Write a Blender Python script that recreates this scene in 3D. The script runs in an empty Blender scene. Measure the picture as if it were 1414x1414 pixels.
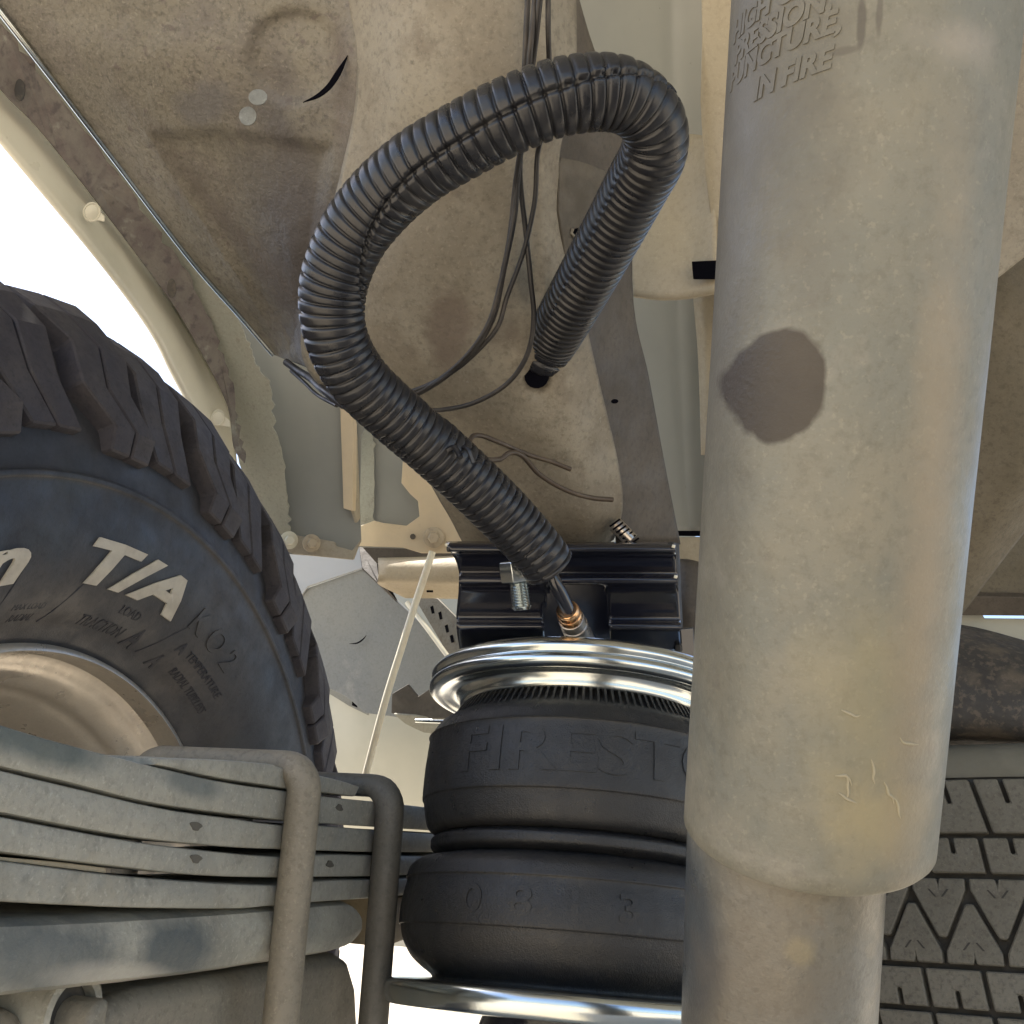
import bpy, bmesh, math, random
from mathutils import Vector, Matrix, noise
R = math.radians
random.seed(7)
sc = bpy.context.scene
col = sc.collection

# ------------------------------------------------------------------ camera
F = 1420.0
CAMZ = 0.52
_U = Vector((.09, .915, -.395)).normalized()          # world up seen in camera axes
_Fw = Vector((0, 0, -1))
_Y = (_Fw - _Fw.dot(_U) * _U).normalized()
_X = _Y.cross(_U)
RM = Matrix((_X, _Y, _U))
CP = Vector((0, 0, CAMZ))
cd = bpy.data.cameras.new('camera'); cam = bpy.data.objects.new('camera', cd); col.objects.link(cam)
cd.sensor_width = 36; cd.lens = 36 * F / 1414; cd.clip_start = .01; cd.clip_end = 2000
cam.matrix_world = Matrix.Translation(CP) @ RM.to_4x4()
sc.camera = cam

# ------------------------------------------------------------------ light
SUN_EL, SUN_AZ = R(60), R(-62)     # azimuth measured from +Y towards +X
w = bpy.data.worlds.new('World'); sc.world = w; w.use_nodes = True
nt = w.node_tree; nt.nodes.clear()
sky = nt.nodes.new('ShaderNodeTexSky'); sky.sky_type = 'NISHITA'; sky.sun_disc = False
sky.sun_elevation = SUN_EL; sky.sun_rotation = SUN_AZ
sky.air_density = 1.0; sky.dust_density = 2.5
bg = nt.nodes.new('ShaderNodeBackground'); bg.inputs[1].default_value = .15
wo = nt.nodes.new('ShaderNodeOutputWorld')
nt.links.new(sky.outputs[0], bg.inputs[0]); nt.links.new(bg.outputs[0], wo.inputs[0])
sd = bpy.data.lights.new('sun', 'SUN'); sd.energy = 4.5; sd.angle = R(.5); sd.color = (1, .93, .82)
so = bpy.data.objects.new('sun', sd); col.objects.link(so)
sv = Vector((math.sin(SUN_AZ) * math.cos(SUN_EL), math.cos(SUN_AZ) * math.cos(SUN_EL), math.sin(SUN_EL)))
so.rotation_euler = sv.to_track_quat('Z', 'Y').to_euler(); so.location = sv * 20
sc.view_settings.view_transform = 'Standard'; sc.view_settings.look = 'None'
sc.view_settings.exposure = 1.4; sc.view_settings.gamma = 1

# ------------------------------------------------------------------ frames
def D(x, y, f): return RM @ Vector((x, y, -f))         # direction: right, up, forward of the lens
def P(x, y, d): return CP + D((x - 707) / F * d, (707 - y) / F * d, d)
UP = Vector((0, 0, 1))
AX = D(.9513, .0, -.308); AX.z = 0; AX.normalize()      # axle direction, pointing inboard
LONG = UP.cross(AX)
if LONG.dot(D(0, 0, 1)) < 0: LONG = -LONG
def raypl(x, y, pt, n):
    r = D((x - 707) / F, (707 - y) / F, 1)
    return CP + r * ((pt - CP).dot(n) / r.dot(n))

# ------------------------------------------------------------------ materials
def rgb(c): return (c[0], c[1], c[2], 1)
def mat(name, base, rough=.6, metal=0., layers=(), spots=(), bump=.25, bscale=250., rvar=.15, coat=0., fine=None, grit=0.):
    m = bpy.data.materials.new(name); m.use_nodes = True
    t = m.node_tree; N = t.nodes; b = N['Principled BSDF']
    tc = N.new('ShaderNodeTexCoord'); co = tc.outputs['Object']
    geo = N.new('ShaderNodeNewGeometry')
    cur = None
    def nz(scale, det=5, r=.6):
        n = N.new('ShaderNodeTexNoise'); n.inputs['Scale'].default_value = scale
        n.inputs['Detail'].default_value = det; n.inputs['Roughness'].default_value = r
        t.links.new(co, n.inputs['Vector']); return n.outputs['Fac']
    def mr(v, a, bb, hi=1.):
        n = N.new('ShaderNodeMapRange'); n.inputs[1].default_value = a; n.inputs[2].default_value = bb
        n.inputs[3].default_value = 0; n.inputs[4].default_value = hi
        t.links.new(v, n.inputs[0]); return n.outputs[0]
    rgbn = N.new('ShaderNodeRGB'); rgbn.outputs[0].default_value = rgb(base); cur = rgbn.outputs[0]
    def mix(f, c):
        nonlocal cur
        n = N.new('ShaderNodeMix'); n.data_type = 'RGBA'
        t.links.new(f, n.inputs[0]); t.links.new(cur, n.inputs[6]); n.inputs[7].default_value = rgb(c)
        cur = n.outputs[2]
    for c, s, a, bb, am in layers: mix(mr(nz(s), a, bb, am), c)
    if grit:
        mix(mr(nz(330, 4, .7), .50, .66, grit), [k * .52 for k in base]); mix(mr(nz(95, 6, .75), .54, .70, grit * .8), [k * .62 for k in base]); mix(mr(nz(560, 2, .6), .60, .70, grit * .9), [min(.6, k * 1.5) for k in base])
    for pt, rad, c, nzam, soft, am in spots:
        # a mark with its own place and outline
        vs = N.new('ShaderNodeVectorMath'); vs.operation = 'SUBTRACT'; t.links.new(geo.outputs['Position'], vs.inputs[0]); vs.inputs[1].default_value = pt
        ex = []
        for ax_, r_ in rad:
            dn = N.new('ShaderNodeVectorMath'); dn.operation = 'DOT_PRODUCT'; t.links.new(vs.outputs[0], dn.inputs[0]); dn.inputs[1].default_value = Vector(ax_) / r_
            q = N.new('ShaderNodeMath'); q.operation = 'MULTIPLY'; t.links.new(dn.outputs['Value'], q.inputs[0]); t.links.new(dn.outputs['Value'], q.inputs[1]); ex.append(q.outputs[0])
        s = ex[0]
        for e in ex[1:]:
            q = N.new('ShaderNodeMath'); q.operation = 'ADD'; t.links.new(s, q.inputs[0]); t.links.new(e, q.inputs[1]); s = q.outputs[0]
        q = N.new('ShaderNodeMath'); q.operation = 'SQRT'; t.links.new(s, q.inputs[0])
        k = N.new('ShaderNodeMath'); k.operation = 'MULTIPLY_ADD'; t.links.new(nz(75 if nzam < .6 else 60, 6), k.inputs[0]); k.inputs[1].default_value = nzam; t.links.new(q.outputs[0], k.inputs[2])
        u = N.new('ShaderNodeMath'); u.operation = 'SUBTRACT'; t.links.new(k.outputs[0], u.inputs[0]); u.inputs[1].default_value = nzam * .5
        n = N.new('ShaderNodeMapRange'); n.inputs[1].default_value = 1 + soft; n.inputs[2].default_value = 1 - soft; n.inputs[3].default_value = 0; n.inputs[4].default_value = am
        t.links.new(u.outputs[0], n.inputs[0]); mix(n.outputs[0], c)
    t.links.new(cur, b.inputs['Base Color'])
    rr = N.new('ShaderNodeMapRange'); rr.inputs[3].default_value = max(0, rough - rvar); rr.inputs[4].default_value = min(1, rough + rvar)
    rr.inputs[1].default_value = .3; rr.inputs[2].default_value = .7
    t.links.new(nz(bscale * .3, 4), rr.inputs[0]); t.links.new(rr.outputs[0], b.inputs['Roughness'])
    b.inputs['Metallic'].default_value = metal
    b.inputs['Coat Weight'].default_value = coat; b.inputs['Coat Roughness'].default_value = .12
    if bump:
        bn = N.new('ShaderNodeBump'); bn.inputs['Strength'].default_value = bump; bn.inputs['Distance'].default_value = .002
        t.links.new(nz(bscale, 8, .65), bn.inputs['Height']); last = bn
        if fine:
            b2 = N.new('ShaderNodeBump'); b2.inputs['Strength'].default_value = fine[1]; b2.inputs['Distance'].default_value = .0006
            t.links.new(nz(fine[0], 3), b2.inputs['Height']); t.links.new(bn.outputs[0], b2.inputs['Normal']); last = b2
        t.links.new(last.outputs[0], b.inputs['Normal'])
    return m
TAN = (.185, .160, .120); DIRT = (.17, .14, .105); GREY = (.26, .265, .25)
M = {}
M['concrete'] = mat('pale concrete', (.52, .45, .34), .9, layers=[((.44, .38, .29), 1.2, .4, .65, .7), ((.56, .49, .38), 9, .5, .7, .5)], bump=.2, bscale=40)
M['rail'] = mat('dusty tan undercoat on rail', TAN, .62, grit=.5, layers=[((.25, .225, .175), 22, .45, .62, .8), ((.13, .105, .08), 38, .56, .72, .75), ((.10, .085, .07), 260, .66, .74, .6), ((.45, .43, .38), 190, .70, .76, .4)], bump=.35, bscale=130, fine=(700, .3),
    spots=[(P(620, 450, .49), [(D(1, 0, 0), .012), (D(0, 1, 0), .016), (D(0, 0, 1), .1)], (.12, .09, .07), 1.4, .25, .7)])
M['under'] = mat('speckled grey tan undercoat', (.145, .132, .105), .6, grit=.75, layers=[((.19, .172, .135), 18, .42, .62, .8), ((.12, .105, .095), 26, .50, .66, .8), ((.095, .075, .07), 150, .60, .68, .75), ((.09, .08, .075), 420, .64, .72, .5)], bump=.7, bscale=120, fine=(600, .5),
    spots=[(P(400, 320, .53), [(D(1, 0, 0), .032), (D(0, 1, 0), .045), (D(0, 0, 1), .2)], (.062, .055, .056), 1.1, .6, .9), (P(330, 330, .53), [((D(1, -1.2, 0)).normalized(), .075), ((D(1.2, 1, 0)).normalized(), .006), (D(0, 0, 1), .2)], (.09, .075, .065), 2.2, .7, .7), (P(470, 120, .48), [(D(1, 0, 0), .006), (D(0, 1, 0), .03), (D(0, 0, 1), .2)], (.10, .075, .06), 1.6, .6, .6), (P(272, 130, .5), [(D(1, 0, 0), .016), (D(0, 1, 0), .007), (D(0, 0, 1), .2)], (.10, .095, .095), 1.6, .3, .7)])  # first patch paints the shadowed area of the panel beside the loom
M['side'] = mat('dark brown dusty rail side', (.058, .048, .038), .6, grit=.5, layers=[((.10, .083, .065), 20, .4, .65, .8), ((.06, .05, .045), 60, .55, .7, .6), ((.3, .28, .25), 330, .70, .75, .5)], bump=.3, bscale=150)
M['recess'] = mat('dark brown pressed recess', (.07, .06, .046), .7, layers=[((.11, .095, .073), 40, .45, .6, .7)], bump=.4, bscale=400)
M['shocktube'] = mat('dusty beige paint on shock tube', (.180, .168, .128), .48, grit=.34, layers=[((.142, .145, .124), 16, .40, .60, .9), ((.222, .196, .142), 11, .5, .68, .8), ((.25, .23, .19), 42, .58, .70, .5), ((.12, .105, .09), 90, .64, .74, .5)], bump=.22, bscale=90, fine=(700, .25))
M['shockrod'] = mat('stained metal of inner tube', (.165, .150, .118), .40, .15, grit=.4, layers=[((.17, .17, .155), 20, .42, .6, .8), ((.26, .23, .17), 60, .58, .7, .6), ((.11, .09, .075), 120, .62, .72, .5)], bump=.25, bscale=150, fine=(700, .2))
M['loom'] = mat('black loom plastic', (.014, .0145, .018), .31, layers=[((.030, .028, .026), 60, .52, .7, .6)], bump=.1, bscale=300, rvar=.08)
M['rubber'] = mat('bellows rubber', (.013, .0135, .015), .40, layers=[((.034, .031, .026), 18, .48, .7, .6), ((.07, .065, .055), 240, .64, .74, .4)], bump=.25, bscale=350, fine=(1500, .5))
M['tyre'] = mat('tyre rubber', (.024, .027, .036), .56, grit=.4, layers=[((.060, .053, .050), 9, .42, .62, .7), ((.03, .04, .048), 14, .55, .72, .6)], bump=.15, bscale=160, fine=(900, .25))
M['tread'] = mat('dusty purple grey tread', (.038, .035, .045), .72, grit=.5, layers=[((.078, .068, .064), 16, .4, .66, .8), ((.035, .035, .045), 45, .6, .72, .5)], bump=.3, bscale=160)
M['sparetread'] = mat('greyish spare tread', (.115, .108, .088), .75, grit=.6, layers=[((.15, .142, .118), 14, .42, .64, .8), ((.09, .085, .07), 60, .55, .7, .5)], bump=.35, bscale=260)
M['groove'] = mat('dark groove rubber', (.036, .034, .03), .8, bump=.2)
M['white'] = mat('off white raised lettering', (.52, .48, .40), .6, layers=[((.40, .36, .30), 70, .45, .65, .8)], bump=.1)
M['rim'] = mat('dusty tan silver wheel', (.47, .43, .37), .36, .5, grit=.2, layers=[((.36, .32, .275), 14, .42, .66, .8), ((.20, .17, .13), 150, .66, .74, .5)], bump=.12, bscale=120)
M['leaf'] = mat('pale grey dusty leaf steel', (.32, .315, .275), .55, .1, grit=.42, layers=[((.225, .23, .21), 24, .42, .62, .8), ((.30, .285, .235), 50, .52, .68, .8), ((.09, .095, .09), 75, .62, .74, .7)], bump=.4, bscale=150)
M['overload'] = mat('pale grey overload leaf steel', (.33, .325, .28), .6, .05, grit=.4, layers=[((.20, .20, .175), 20, .42, .62, .8), ((.29, .275, .23), 55, .55, .7, .6)], bump=.5, bscale=130)
M['ubolt'] = mat('dusty tan steel rod', (.19, .168, .128), .6, grit=.5, layers=[((.24, .21, .16), 30, .45, .65, .8), ((.13, .11, .09), 90, .6, .72, .6)], bump=.3, bscale=200)
M['ubolt2'] = mat('dark grey steel rod', (.085, .08, .068), .6, grit=.5, layers=[((.12, .108, .088), 30, .45, .65, .7), ((.05, .05, .055), 60, .6, .72, .6)], bump=.25, bscale=200)
M['axle'] = mat('sandy grey cast axle', (.18, .168, .135), .7, grit=.5, layers=[((.21, .19, .155), 18, .45, .65, .8), ((.14, .12, .095), 80, .6, .72, .6)], bump=.5, bscale=110)
M['zinc'] = mat('zinc plated steel', (.60, .62, .60), .20, 1., layers=[((.50, .60, .68), 14, .42, .62, .7), ((.72, .68, .52), 19, .55, .7, .6)], bump=.05, bscale=70, rvar=.05)
M['black'] = mat('gloss black powder coat', (.008, .009, .016), .16, coat=.5, bump=.04, bscale=60, rvar=.04)
M['blackedge'] = mat('worn black edge', (.10, .09, .10), .4)
M['cream'] = mat('cream body paint', (.74, .70, .57), .42, layers=[((.58, .55, .43), 9, .45, .65, .7)], bump=.05, bscale=60, coat=.15)
M['creambright'] = mat('warm cream dust', (.62, .50, .33), .55, layers=[((.55, .45, .31), 30, .4, .65, .8), ((.42, .34, .25), 150, .66, .72, .4)], bump=.15)
M['creamdusty'] = mat('dusty cream chassis paint', (.36, .305, .21), .6, grit=.25, layers=[((.40, .345, .26), 18, .45, .65, .8), ((.30, .24, .18), 200, .68, .74, .4)], bump=.2)
M['grey'] = mat('grey green primer panel', (.27, .275, .25), .42, layers=[((.23, .235, .22), 7, .42, .65, .8), ((.16, .15, .13), 140, .72, .76, .5)], bump=.06, bscale=40)
M['grey2'] = mat('grey green crusted sealer', (.33, .33, .27), .6, grit=.3, layers=[((.34, .33, .27), 22, .42, .62, .8), ((.22, .19, .15), 90, .64, .72, .5)], bump=.25, bscale=120)
M['lip'] = mat('purple brown grit on lip', (.15, .125, .115), .8, layers=[((.22, .20, .17), 45, .42, .62, .7), ((.09, .075, .075), 120, .54, .68, .8), ((.34, .34, .29), 35, .64, .72, .7)], bump=.6, bscale=260)
M['guard'] = mat('dull blue grey splash guard', (.225, .235, .222), .6, grit=.3, layers=[((.22, .235, .235), 8, .42, .62, .9), ((.36, .36, .34), 26, .62, .74, .6)], bump=.25, bscale=60)
M['guardlight'] = mat('pale blue grey sheet', (.46, .47, .47), .5, bump=.1)
M['pale'] = mat('pale olive bumper back', (.40, .405, .355), .5, layers=[((.34, .35, .31), 5, .4, .65, .8)], bump=.05)
M['rod'] = mat('cream coated rod', (.72, .66, .5), .4, layers=[((.6, .5, .36), 50, .5, .7, .7)], bump=.1)
M['darkvoid'] = mat('painted hole dark and black marks', (.003, .003, .005), 1., bump=0, rvar=0); M['darkvoid'].node_tree.nodes['Principled BSDF'].inputs['Specular IOR Level'].default_value = .05  # paints the dark of holes, slots and gaps; also a few black marks
M['dot'] = mat('dull grey sealant', (.17, .178, .17), .7, grit=.5, bump=.3)
M['wire'] = mat('dusty black wire', (.018, .016, .016), .5, layers=[((.06, .05, .04), 60, .5, .7, .7)], bump=.1)
M['brownwire'] = mat('brown wire', (.06, .042, .028), .55, layers=[((.11, .085, .06), 60, .5, .7, .7)], bump=.1)
M['brass'] = mat('brass', (.72, .42, .22), .25, 1., bump=.05)
M['steel'] = mat('grimy steel', (.42, .38, .34), .35, .9, layers=[((.18, .13, .10), 150, .5, .65, .8)], bump=.1)
M['boltm'] = mat('dusty tan bolt', (.42, .35, .25), .5, .2, layers=[((.28, .23, .17), 180, .5, .65, .7)], bump=.2)
M['strut'] = mat('dusty olive tan strut', (.085, .072, .046), .65, grit=.5, layers=[((.12, .10, .068), 12, .42, .65, .8), ((.14, .12, .085), 25, .55, .7, .6)], bump=.3, bscale=180)
M['darkhousing'] = mat('dark speckled housing', (.035, .033, .032), .7, layers=[((.15, .12, .085), 24, .46, .62, .55), ((.11, .09, .07), 180, .52, .62, .7)], bump=.4, bscale=200)
M['crust'] = mat('pale lime crust', (.31, .275, .19), .8, bump=.3)
M['olive'] = mat('olive dusty rubber shoulder', (.13, .125, .10), .75, layers=[((.18, .17, .14), 20, .45, .65, .7)], bump=.2)

# ------------------------------------------------------------------ object helpers
ROOT = {}
def thing(name, label, cat, frame=None, loc=None, group=None):
    o = bpy.data.objects.new(name, None); col.objects.link(o); o.empty_display_size = .02
    o.matrix_world = frame if frame is not None else Matrix.Translation(loc)
    ROOT[o.name] = o.matrix_world.copy()
    o['label'] = label; o['category'] = cat
    if group: o['group'] = group
    return o
def inv(o):
    while o is not None and o.name not in ROOT: o = o.parent
    return ROOT[o.name].inverted() if o else Matrix.Identity(4)
def mk(name, verts, faces, m, parent=None, smooth=False, world=True, bevel=0, seg=2, angle=35, solid=0, origin=None):
    if origin is not None: I = Matrix.Translation(-origin)
    elif world: I = inv(parent)
    else: I = Matrix.Identity(4)
    me = bpy.data.meshes.new(name); me.from_pydata([tuple(I @ Vector(v)) for v in verts], [], faces); me.update()
    bm = bmesh.new(); bm.from_mesh(me); bmesh.ops.recalc_face_normals(bm, faces=bm.faces); bm.to_mesh(me); bm.free()
    me.materials.append(m if not isinstance(m, str) else M[m])
    for p in me.polygons: p.use_smooth = bool(smooth)
    o = bpy.data.objects.new(name, me); col.objects.link(o)
    if parent: o.parent = parent
    if origin is not None: o.location = origin
    if solid:
        s = o.modifiers.new('s', 'SOLIDIFY'); s.thickness = abs(solid); s.offset = -1 if solid > 0 else 1
    if bevel:
        b = o.modifiers.new('b', 'BEVEL'); b.width = bevel; b.segments = seg; b.limit_method = 'ANGLE'; b.angle_limit = R(angle)
        for p in me.polygons: p.use_smooth = True
        try:
            b.harden_normals = True
        except Exception: pass
    if smooth and not bevel and smooth != 1:
        me.set_sharp_from_angle(angle=R(smooth))
    return o
def tagm(o, label, cat, group=None, kind=None):
    if label: o['label'] = label
    if cat: o['category'] = cat
    if group: o['group'] = group
    if kind: o['kind'] = kind
    return o
def cr(pts, n):
    """Catmull-Rom through tuples/vectors, n samples per span"""
    pts = [Vector(p) for p in pts]; out = []
    q = [2 * pts[0] - pts[1]] + pts + [2 * pts[-1] - pts[-2]]
    for i in range(1, len(q) - 2):
        a, b, c, d = q[i - 1], q[i], q[i + 1], q[i + 2]
        for k in range(n):
            t = k / n
            out.append(.5 * (2 * b + (c - a) * t + (2 * a - 5 * b + 4 * c - d) * t * t + (3 * b - a - 3 * c + d) * t ** 3))
    out.append(pts[-1]); return out
def plate(name, poly, th, m, parent=None, bevel=.0008, dirn=None, world=True, smooth=False):
    v = [P(*p) for p in poly]; n = len(v)
    if dirn is None:
        nn = Vector((0, 0, 0))
        for i in range(n):
            a, b = v[i], v[(i + 1) % n]; nn += (a - v[0]).cross(b - v[0])
        nn.normalize(); dirn = nn if nn.dot(v[0] - CP) > 0 else -nn
    vv = v + [p + dirn * th for p in v]
    fs = [list(range(n)), list(range(2 * n - 1, n - 1, -1))] + [[i, i + n, (i + 1) % n + n, (i + 1) % n] for i in range(n)]
    return mk(name, vv, fs, m, parent, bevel=bevel, smooth=smooth)
def grid(name, rows, nr, nc, th, m, parent=None, disp=None, amp=0, nsc=20):
    """sheet through control rows of (px, py, depth), bent smoothly, with thickness"""
    rr = [cr(r, nc) for r in rows]
    cols = [cr([r[j] for r in rr], nr) for j in range(len(rr[0]))]
    H = len(cols[0]); W = len(cols); vs = []
    for i in range(H):
        for j in range(W):
            x, y, d = cols[j][i]
            if disp: d += disp(x, y)
            p = P(x, y, d)
            if amp: p = p + (p - CP).normalized() * amp * noise.fractal(p * nsc, 1.0, 2.0, 4)
            vs.append(p)
    n0 = (vs[1] - vs[0]).cross(vs[W] - vs[0]); away = n0.dot(vs[0] - CP) > 0
    fs = []
    for i in range(H - 1):
        for j in range(W - 1):
            a = i * W + j; q = [a, a + 1, a + W + 1, a + W]
            fs.append(q if not away else q[::-1])
    o = mk(name, vs, fs, m, parent, smooth=True)
    # recalc may have flipped the open sheet; make the normals face the lens, then thicken backwards
    me = o.data; f = me.polygons[len(me.polygons) // 2]
    MW = ROOT.get(parent.name, Matrix.Identity(4)) if parent else Matrix.Identity(4)
    c = MW @ f.center; nrm = MW.to_3x3() @ f.normal
    if nrm.dot(CP - c) < 0: me.flip_normals()
    s = o.modifiers.new('s', 'SOLIDIFY'); s.thickness = th; s.offset = -1
    return o
def frames(pts):
    n = len(pts); T = [(pts[min(i + 1, n - 1)] - pts[max(i - 1, 0)]).normalized() for i in range(n)]
    return T
def tube(name, pts, r, m, parent=None, seg=12, closed=False, world=True, rfun=None):
    pts = [Vector(p) for p in pts]; T = frames(pts); u = T[0].orthogonal().normalized(); vs = []; fs = []
    for i, p in enumerate(pts):
        u = (u - T[i] * u.dot(T[i])).normalized(); v = T[i].cross(u); rr = rfun(i / (len(pts) - 1)) * r if rfun else r
        for k in range(seg):
            a = 2 * math.pi * k / seg; vs.append(p + rr * (math.cos(a) * u + math.sin(a) * v))
    for i in range(len(pts) - 1):
        for k in range(seg):
            fs.append([i * seg + k, i * seg + (k + 1) % seg, (i + 1) * seg + (k + 1) % seg, (i + 1) * seg + k])
    fs.append(list(range(seg))[::-1]); fs.append([(len(pts) - 1) * seg + k for k in range(seg)])
    return mk(name, vs, fs, m, parent, smooth=50, world=world)
def lathe(name, prof, m, parent, seg=96, axis='Z', world=False, rfun=None, closed=False, sm=45):
    """prof: (axial, radius) in the parent's own frame"""
    vs = []; fs = []; n = len(prof)
    for k in range(seg):
        a = 2 * math.pi * k / seg
        for o_, r_ in prof:
            if rfun: r_ = rfun(o_, r_, a)
            vs.append((r_ * math.cos(a), r_ * math.sin(a), o_) if axis == 'Z' else (r_ * math.sin(a), o_, r_ * math.cos(a)))
    for k in range(seg):
        k2 = (k + 1) % seg
        for i in range(n - 1 + (1 if closed else 0)):
            j = (i + 1) % n
            fs.append([k * n + i, k2 * n + i, k2 * n + j, k * n + j])
    return mk(name, vs, fs, m, parent, smooth=sm, world=world)
def frame_from(origin, z, xhint):
    z = z.normalized(); x = (xhint - z * xhint.dot(z)).normalized(); y = z.cross(x)
    return Matrix(((x.x, y.x, z.x, origin.x), (x.y, y.y, z.y, origin.y), (x.z, y.z, z.z, origin.z), (0, 0, 0, 1)))
def text_geo(s, size, extrude, shear=0., bold=0., sub=0):
    cu = bpy.data.curves.new('t', 'FONT'); cu.body = s; cu.size = size; cu.extrude = extrude; cu.shear = shear; cu.offset = bold
    cu.align_x = 'CENTER'; cu.align_y = 'CENTER'; cu.resolution_u = 5
    ob = bpy.data.objects.new('t', cu); col.objects.link(ob)
    dg = bpy.context.evaluated_depsgraph_get(); dg.update()
    me = bpy.data.meshes.new_from_object(ob.evaluated_get(dg)); bpy.data.objects.remove(ob)
    bm = bmesh.new(); bm.from_mesh(me)
    bmesh.ops.triangulate(bm, faces=bm.faces)
    for _ in range(sub): bmesh.ops.subdivide_edges(bm, edges=[e for e in bm.edges if e.calc_length() > size * .18], cuts=1)
    bmesh.ops.triangulate(bm, faces=bm.faces)
    bm.verts.index_update()
    vs = [v.co.copy() for v in bm.verts]; fs = [[v.index for v in f.verts] for f in bm.faces]; bm.free()
    return vs, fs
def hexbolt(parent, p, n, r, m, name='bolt', wash=True):
    fr = frame_from(p, n, Vector((.3, .1, 1)))
    vs = []; fs = []
    def ring(rad, h, k):
        b = len(vs)
        for i in range(k):
            a = 2 * math.pi * i / k; vs.append(fr @ Vector((rad * math.cos(a), rad * math.sin(a), h)))
        return b
    def wall(a, b, k):
        for i in range(k): fs.append([a + i, a + (i + 1) % k, b + (i + 1) % k, b + i])
    k = 24
    if wash:
        a = ring(r * 1.7, -.0005, k); b = ring(r * 1.7, r * .25, k); c = ring(r * 1.2, r * .42, k); d = ring(r * .9, r * .42, k)
        wall(a, b, k); wall(b, c, k); wall(c, d, k)
    a = ring(r, r * .2, 6); b = ring(r, r * 1.05, 6); c = ring(r * .82, r * 1.2, 6); wall(a, b, 6); wall(b, c, 6); fs.append([c + i for i in range(6)])
    return mk(name, vs, fs, m, parent, bevel=r * .05)

# ================================================================== SETTING
g = 400
tagm(mk('ground', [(-g, -g, 0), (g, -g, 0), (g, g, 0), (-g, g, 0)], [[0, 1, 2, 3]], 'concrete'), 'pale sunlit concrete ground below the truck', None, kind='structure')

# ------------------------------------------------------------------ unseen bed floor above everything, sized to block sun and sky
bed = thing('truck_bed_floor', 'unseen flat bed floor sheet above the rail and panels, cut to size to shade the underside', 'truck bed', loc=Vector((.3, .5, 1.24)))
def box(name, a, b, m, parent, bevel=.002):
    x0, y0, z0 = a; x1, y1, z1 = b
    v = [(x0, y0, z0), (x1, y0, z0), (x1, y1, z0), (x0, y1, z0), (x0, y0, z1), (x1, y0, z1), (x1, y1, z1), (x0, y1, z1)]
    return mk(name, v, [[3, 2, 1, 0], [4, 5, 6, 7], [0, 1, 5, 4], [1, 2, 6, 5], [2, 3, 7, 6], [3, 0, 4, 7]], m, parent, bevel=bevel)
_a = raypl(90, 150, Vector((0, 0, 1.24)), UP); _b = raypl(340, 560, Vector((0, 0, 1.24)), UP); _e = (_b - _a).normalized()
_q = [_a - _e * 1.5, _a + _e * ((1.0 - _a.y) / _e.y), Vector((1.7, 1.0, 1.24)), Vector((1.7, -.42, 1.24)), Vector((-.3, -.42, 1.24))]
_q[0] = _a - _e * ((_a.y + .42) / _e.y)
_q = _q[:4]
mk('floor_sheet', _q + [p + UP * .03 for p in _q], [[0, 1, 2, 3], [4, 5, 6, 7]] + [[i, (i + 1) % 4, (i + 1) % 4 + 4, i + 4] for i in range(4)], 'grey', bed)

# ================================================================== REAR BACKGROUND PANELS
# pale lower surface far behind
bk = thing('bumper_panel', 'smooth pale olive panel far behind the thin cream rod', 'body panel', loc=P(520, 1000, 1.4))
grid('panel', [[(250, 690, 1.55), (400, 690, 1.5), (560, 690, 1.45), (960, 690, 1.4)],
               [(250, 960, 1.5), (430, 960, 1.42), (560, 960, 1.36), (960, 960, 1.3)],
               [(250, 1080, 1.5), (440, 1080, 1.42), (570, 1080, 1.37), (960, 1080, 1.3)],
               [(250, 1150, 1.5), (450, 1155, 1.47), (580, 1160, 1.42), (960, 1170, 1.35)]], 8, 8, .004, M['pale'], bk)
plate('trim_strip', [(430, 915, 1.39), (455, 928, 1.38), (486, 948, 1.38), (512, 966, 1.37), (508, 988, 1.37), (482, 975, 1.38), (450, 955, 1.38), (430, 942, 1.39)], .004, 'guard', bk)
plate('slot', [(487, 956, 1.365), (494, 959, 1.365), (493, 977, 1.365), (486, 974, 1.365)], .002, 'darkvoid', bk, bevel=0)

gd = thing('splash_guard', 'dull blue grey folded splash guard with a crescent mark, behind the cream rod', 'splash guard', loc=P(520, 880, 1.2))
plate('guard_sheet', [(425, 812, 1.22), (500, 786, 1.20), (540, 822, 1.17), (590, 870, 1.15), (640, 918, 1.13), (650, 990, 1.13), (600, 1000, 1.15), (560, 992, 1.16), (505, 985, 1.18), (478, 962, 1.19), (380, 915, 1.23), (300, 850, 1.26), (320, 800, 1.25)], .003, 'guard', gd)
plate('top_flange', [(300, 700, 1.27), (497, 740, 1.24), (502, 784, 1.195), (425, 810, 1.215), (405, 840, 1.225), (300, 840, 1.24)], .003, 'guardlight', gd)
plate('side_flange', [(495, 748, 1.23), (521, 776, 1.21), (524, 802, 1.17), (545, 826, 1.162), (500, 784, 1.192)], .003, 'side', gd)
tube('crescent_mark', cr([P(482, 889, 1.185), P(493, 888, 1.183), P(501, 883, 1.181), P(506, 877, 1.18)], 5), .0008, M['darkvoid'], gd, 6, rfun=lambda t: .2 + math.sin(t * math.pi))
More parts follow.
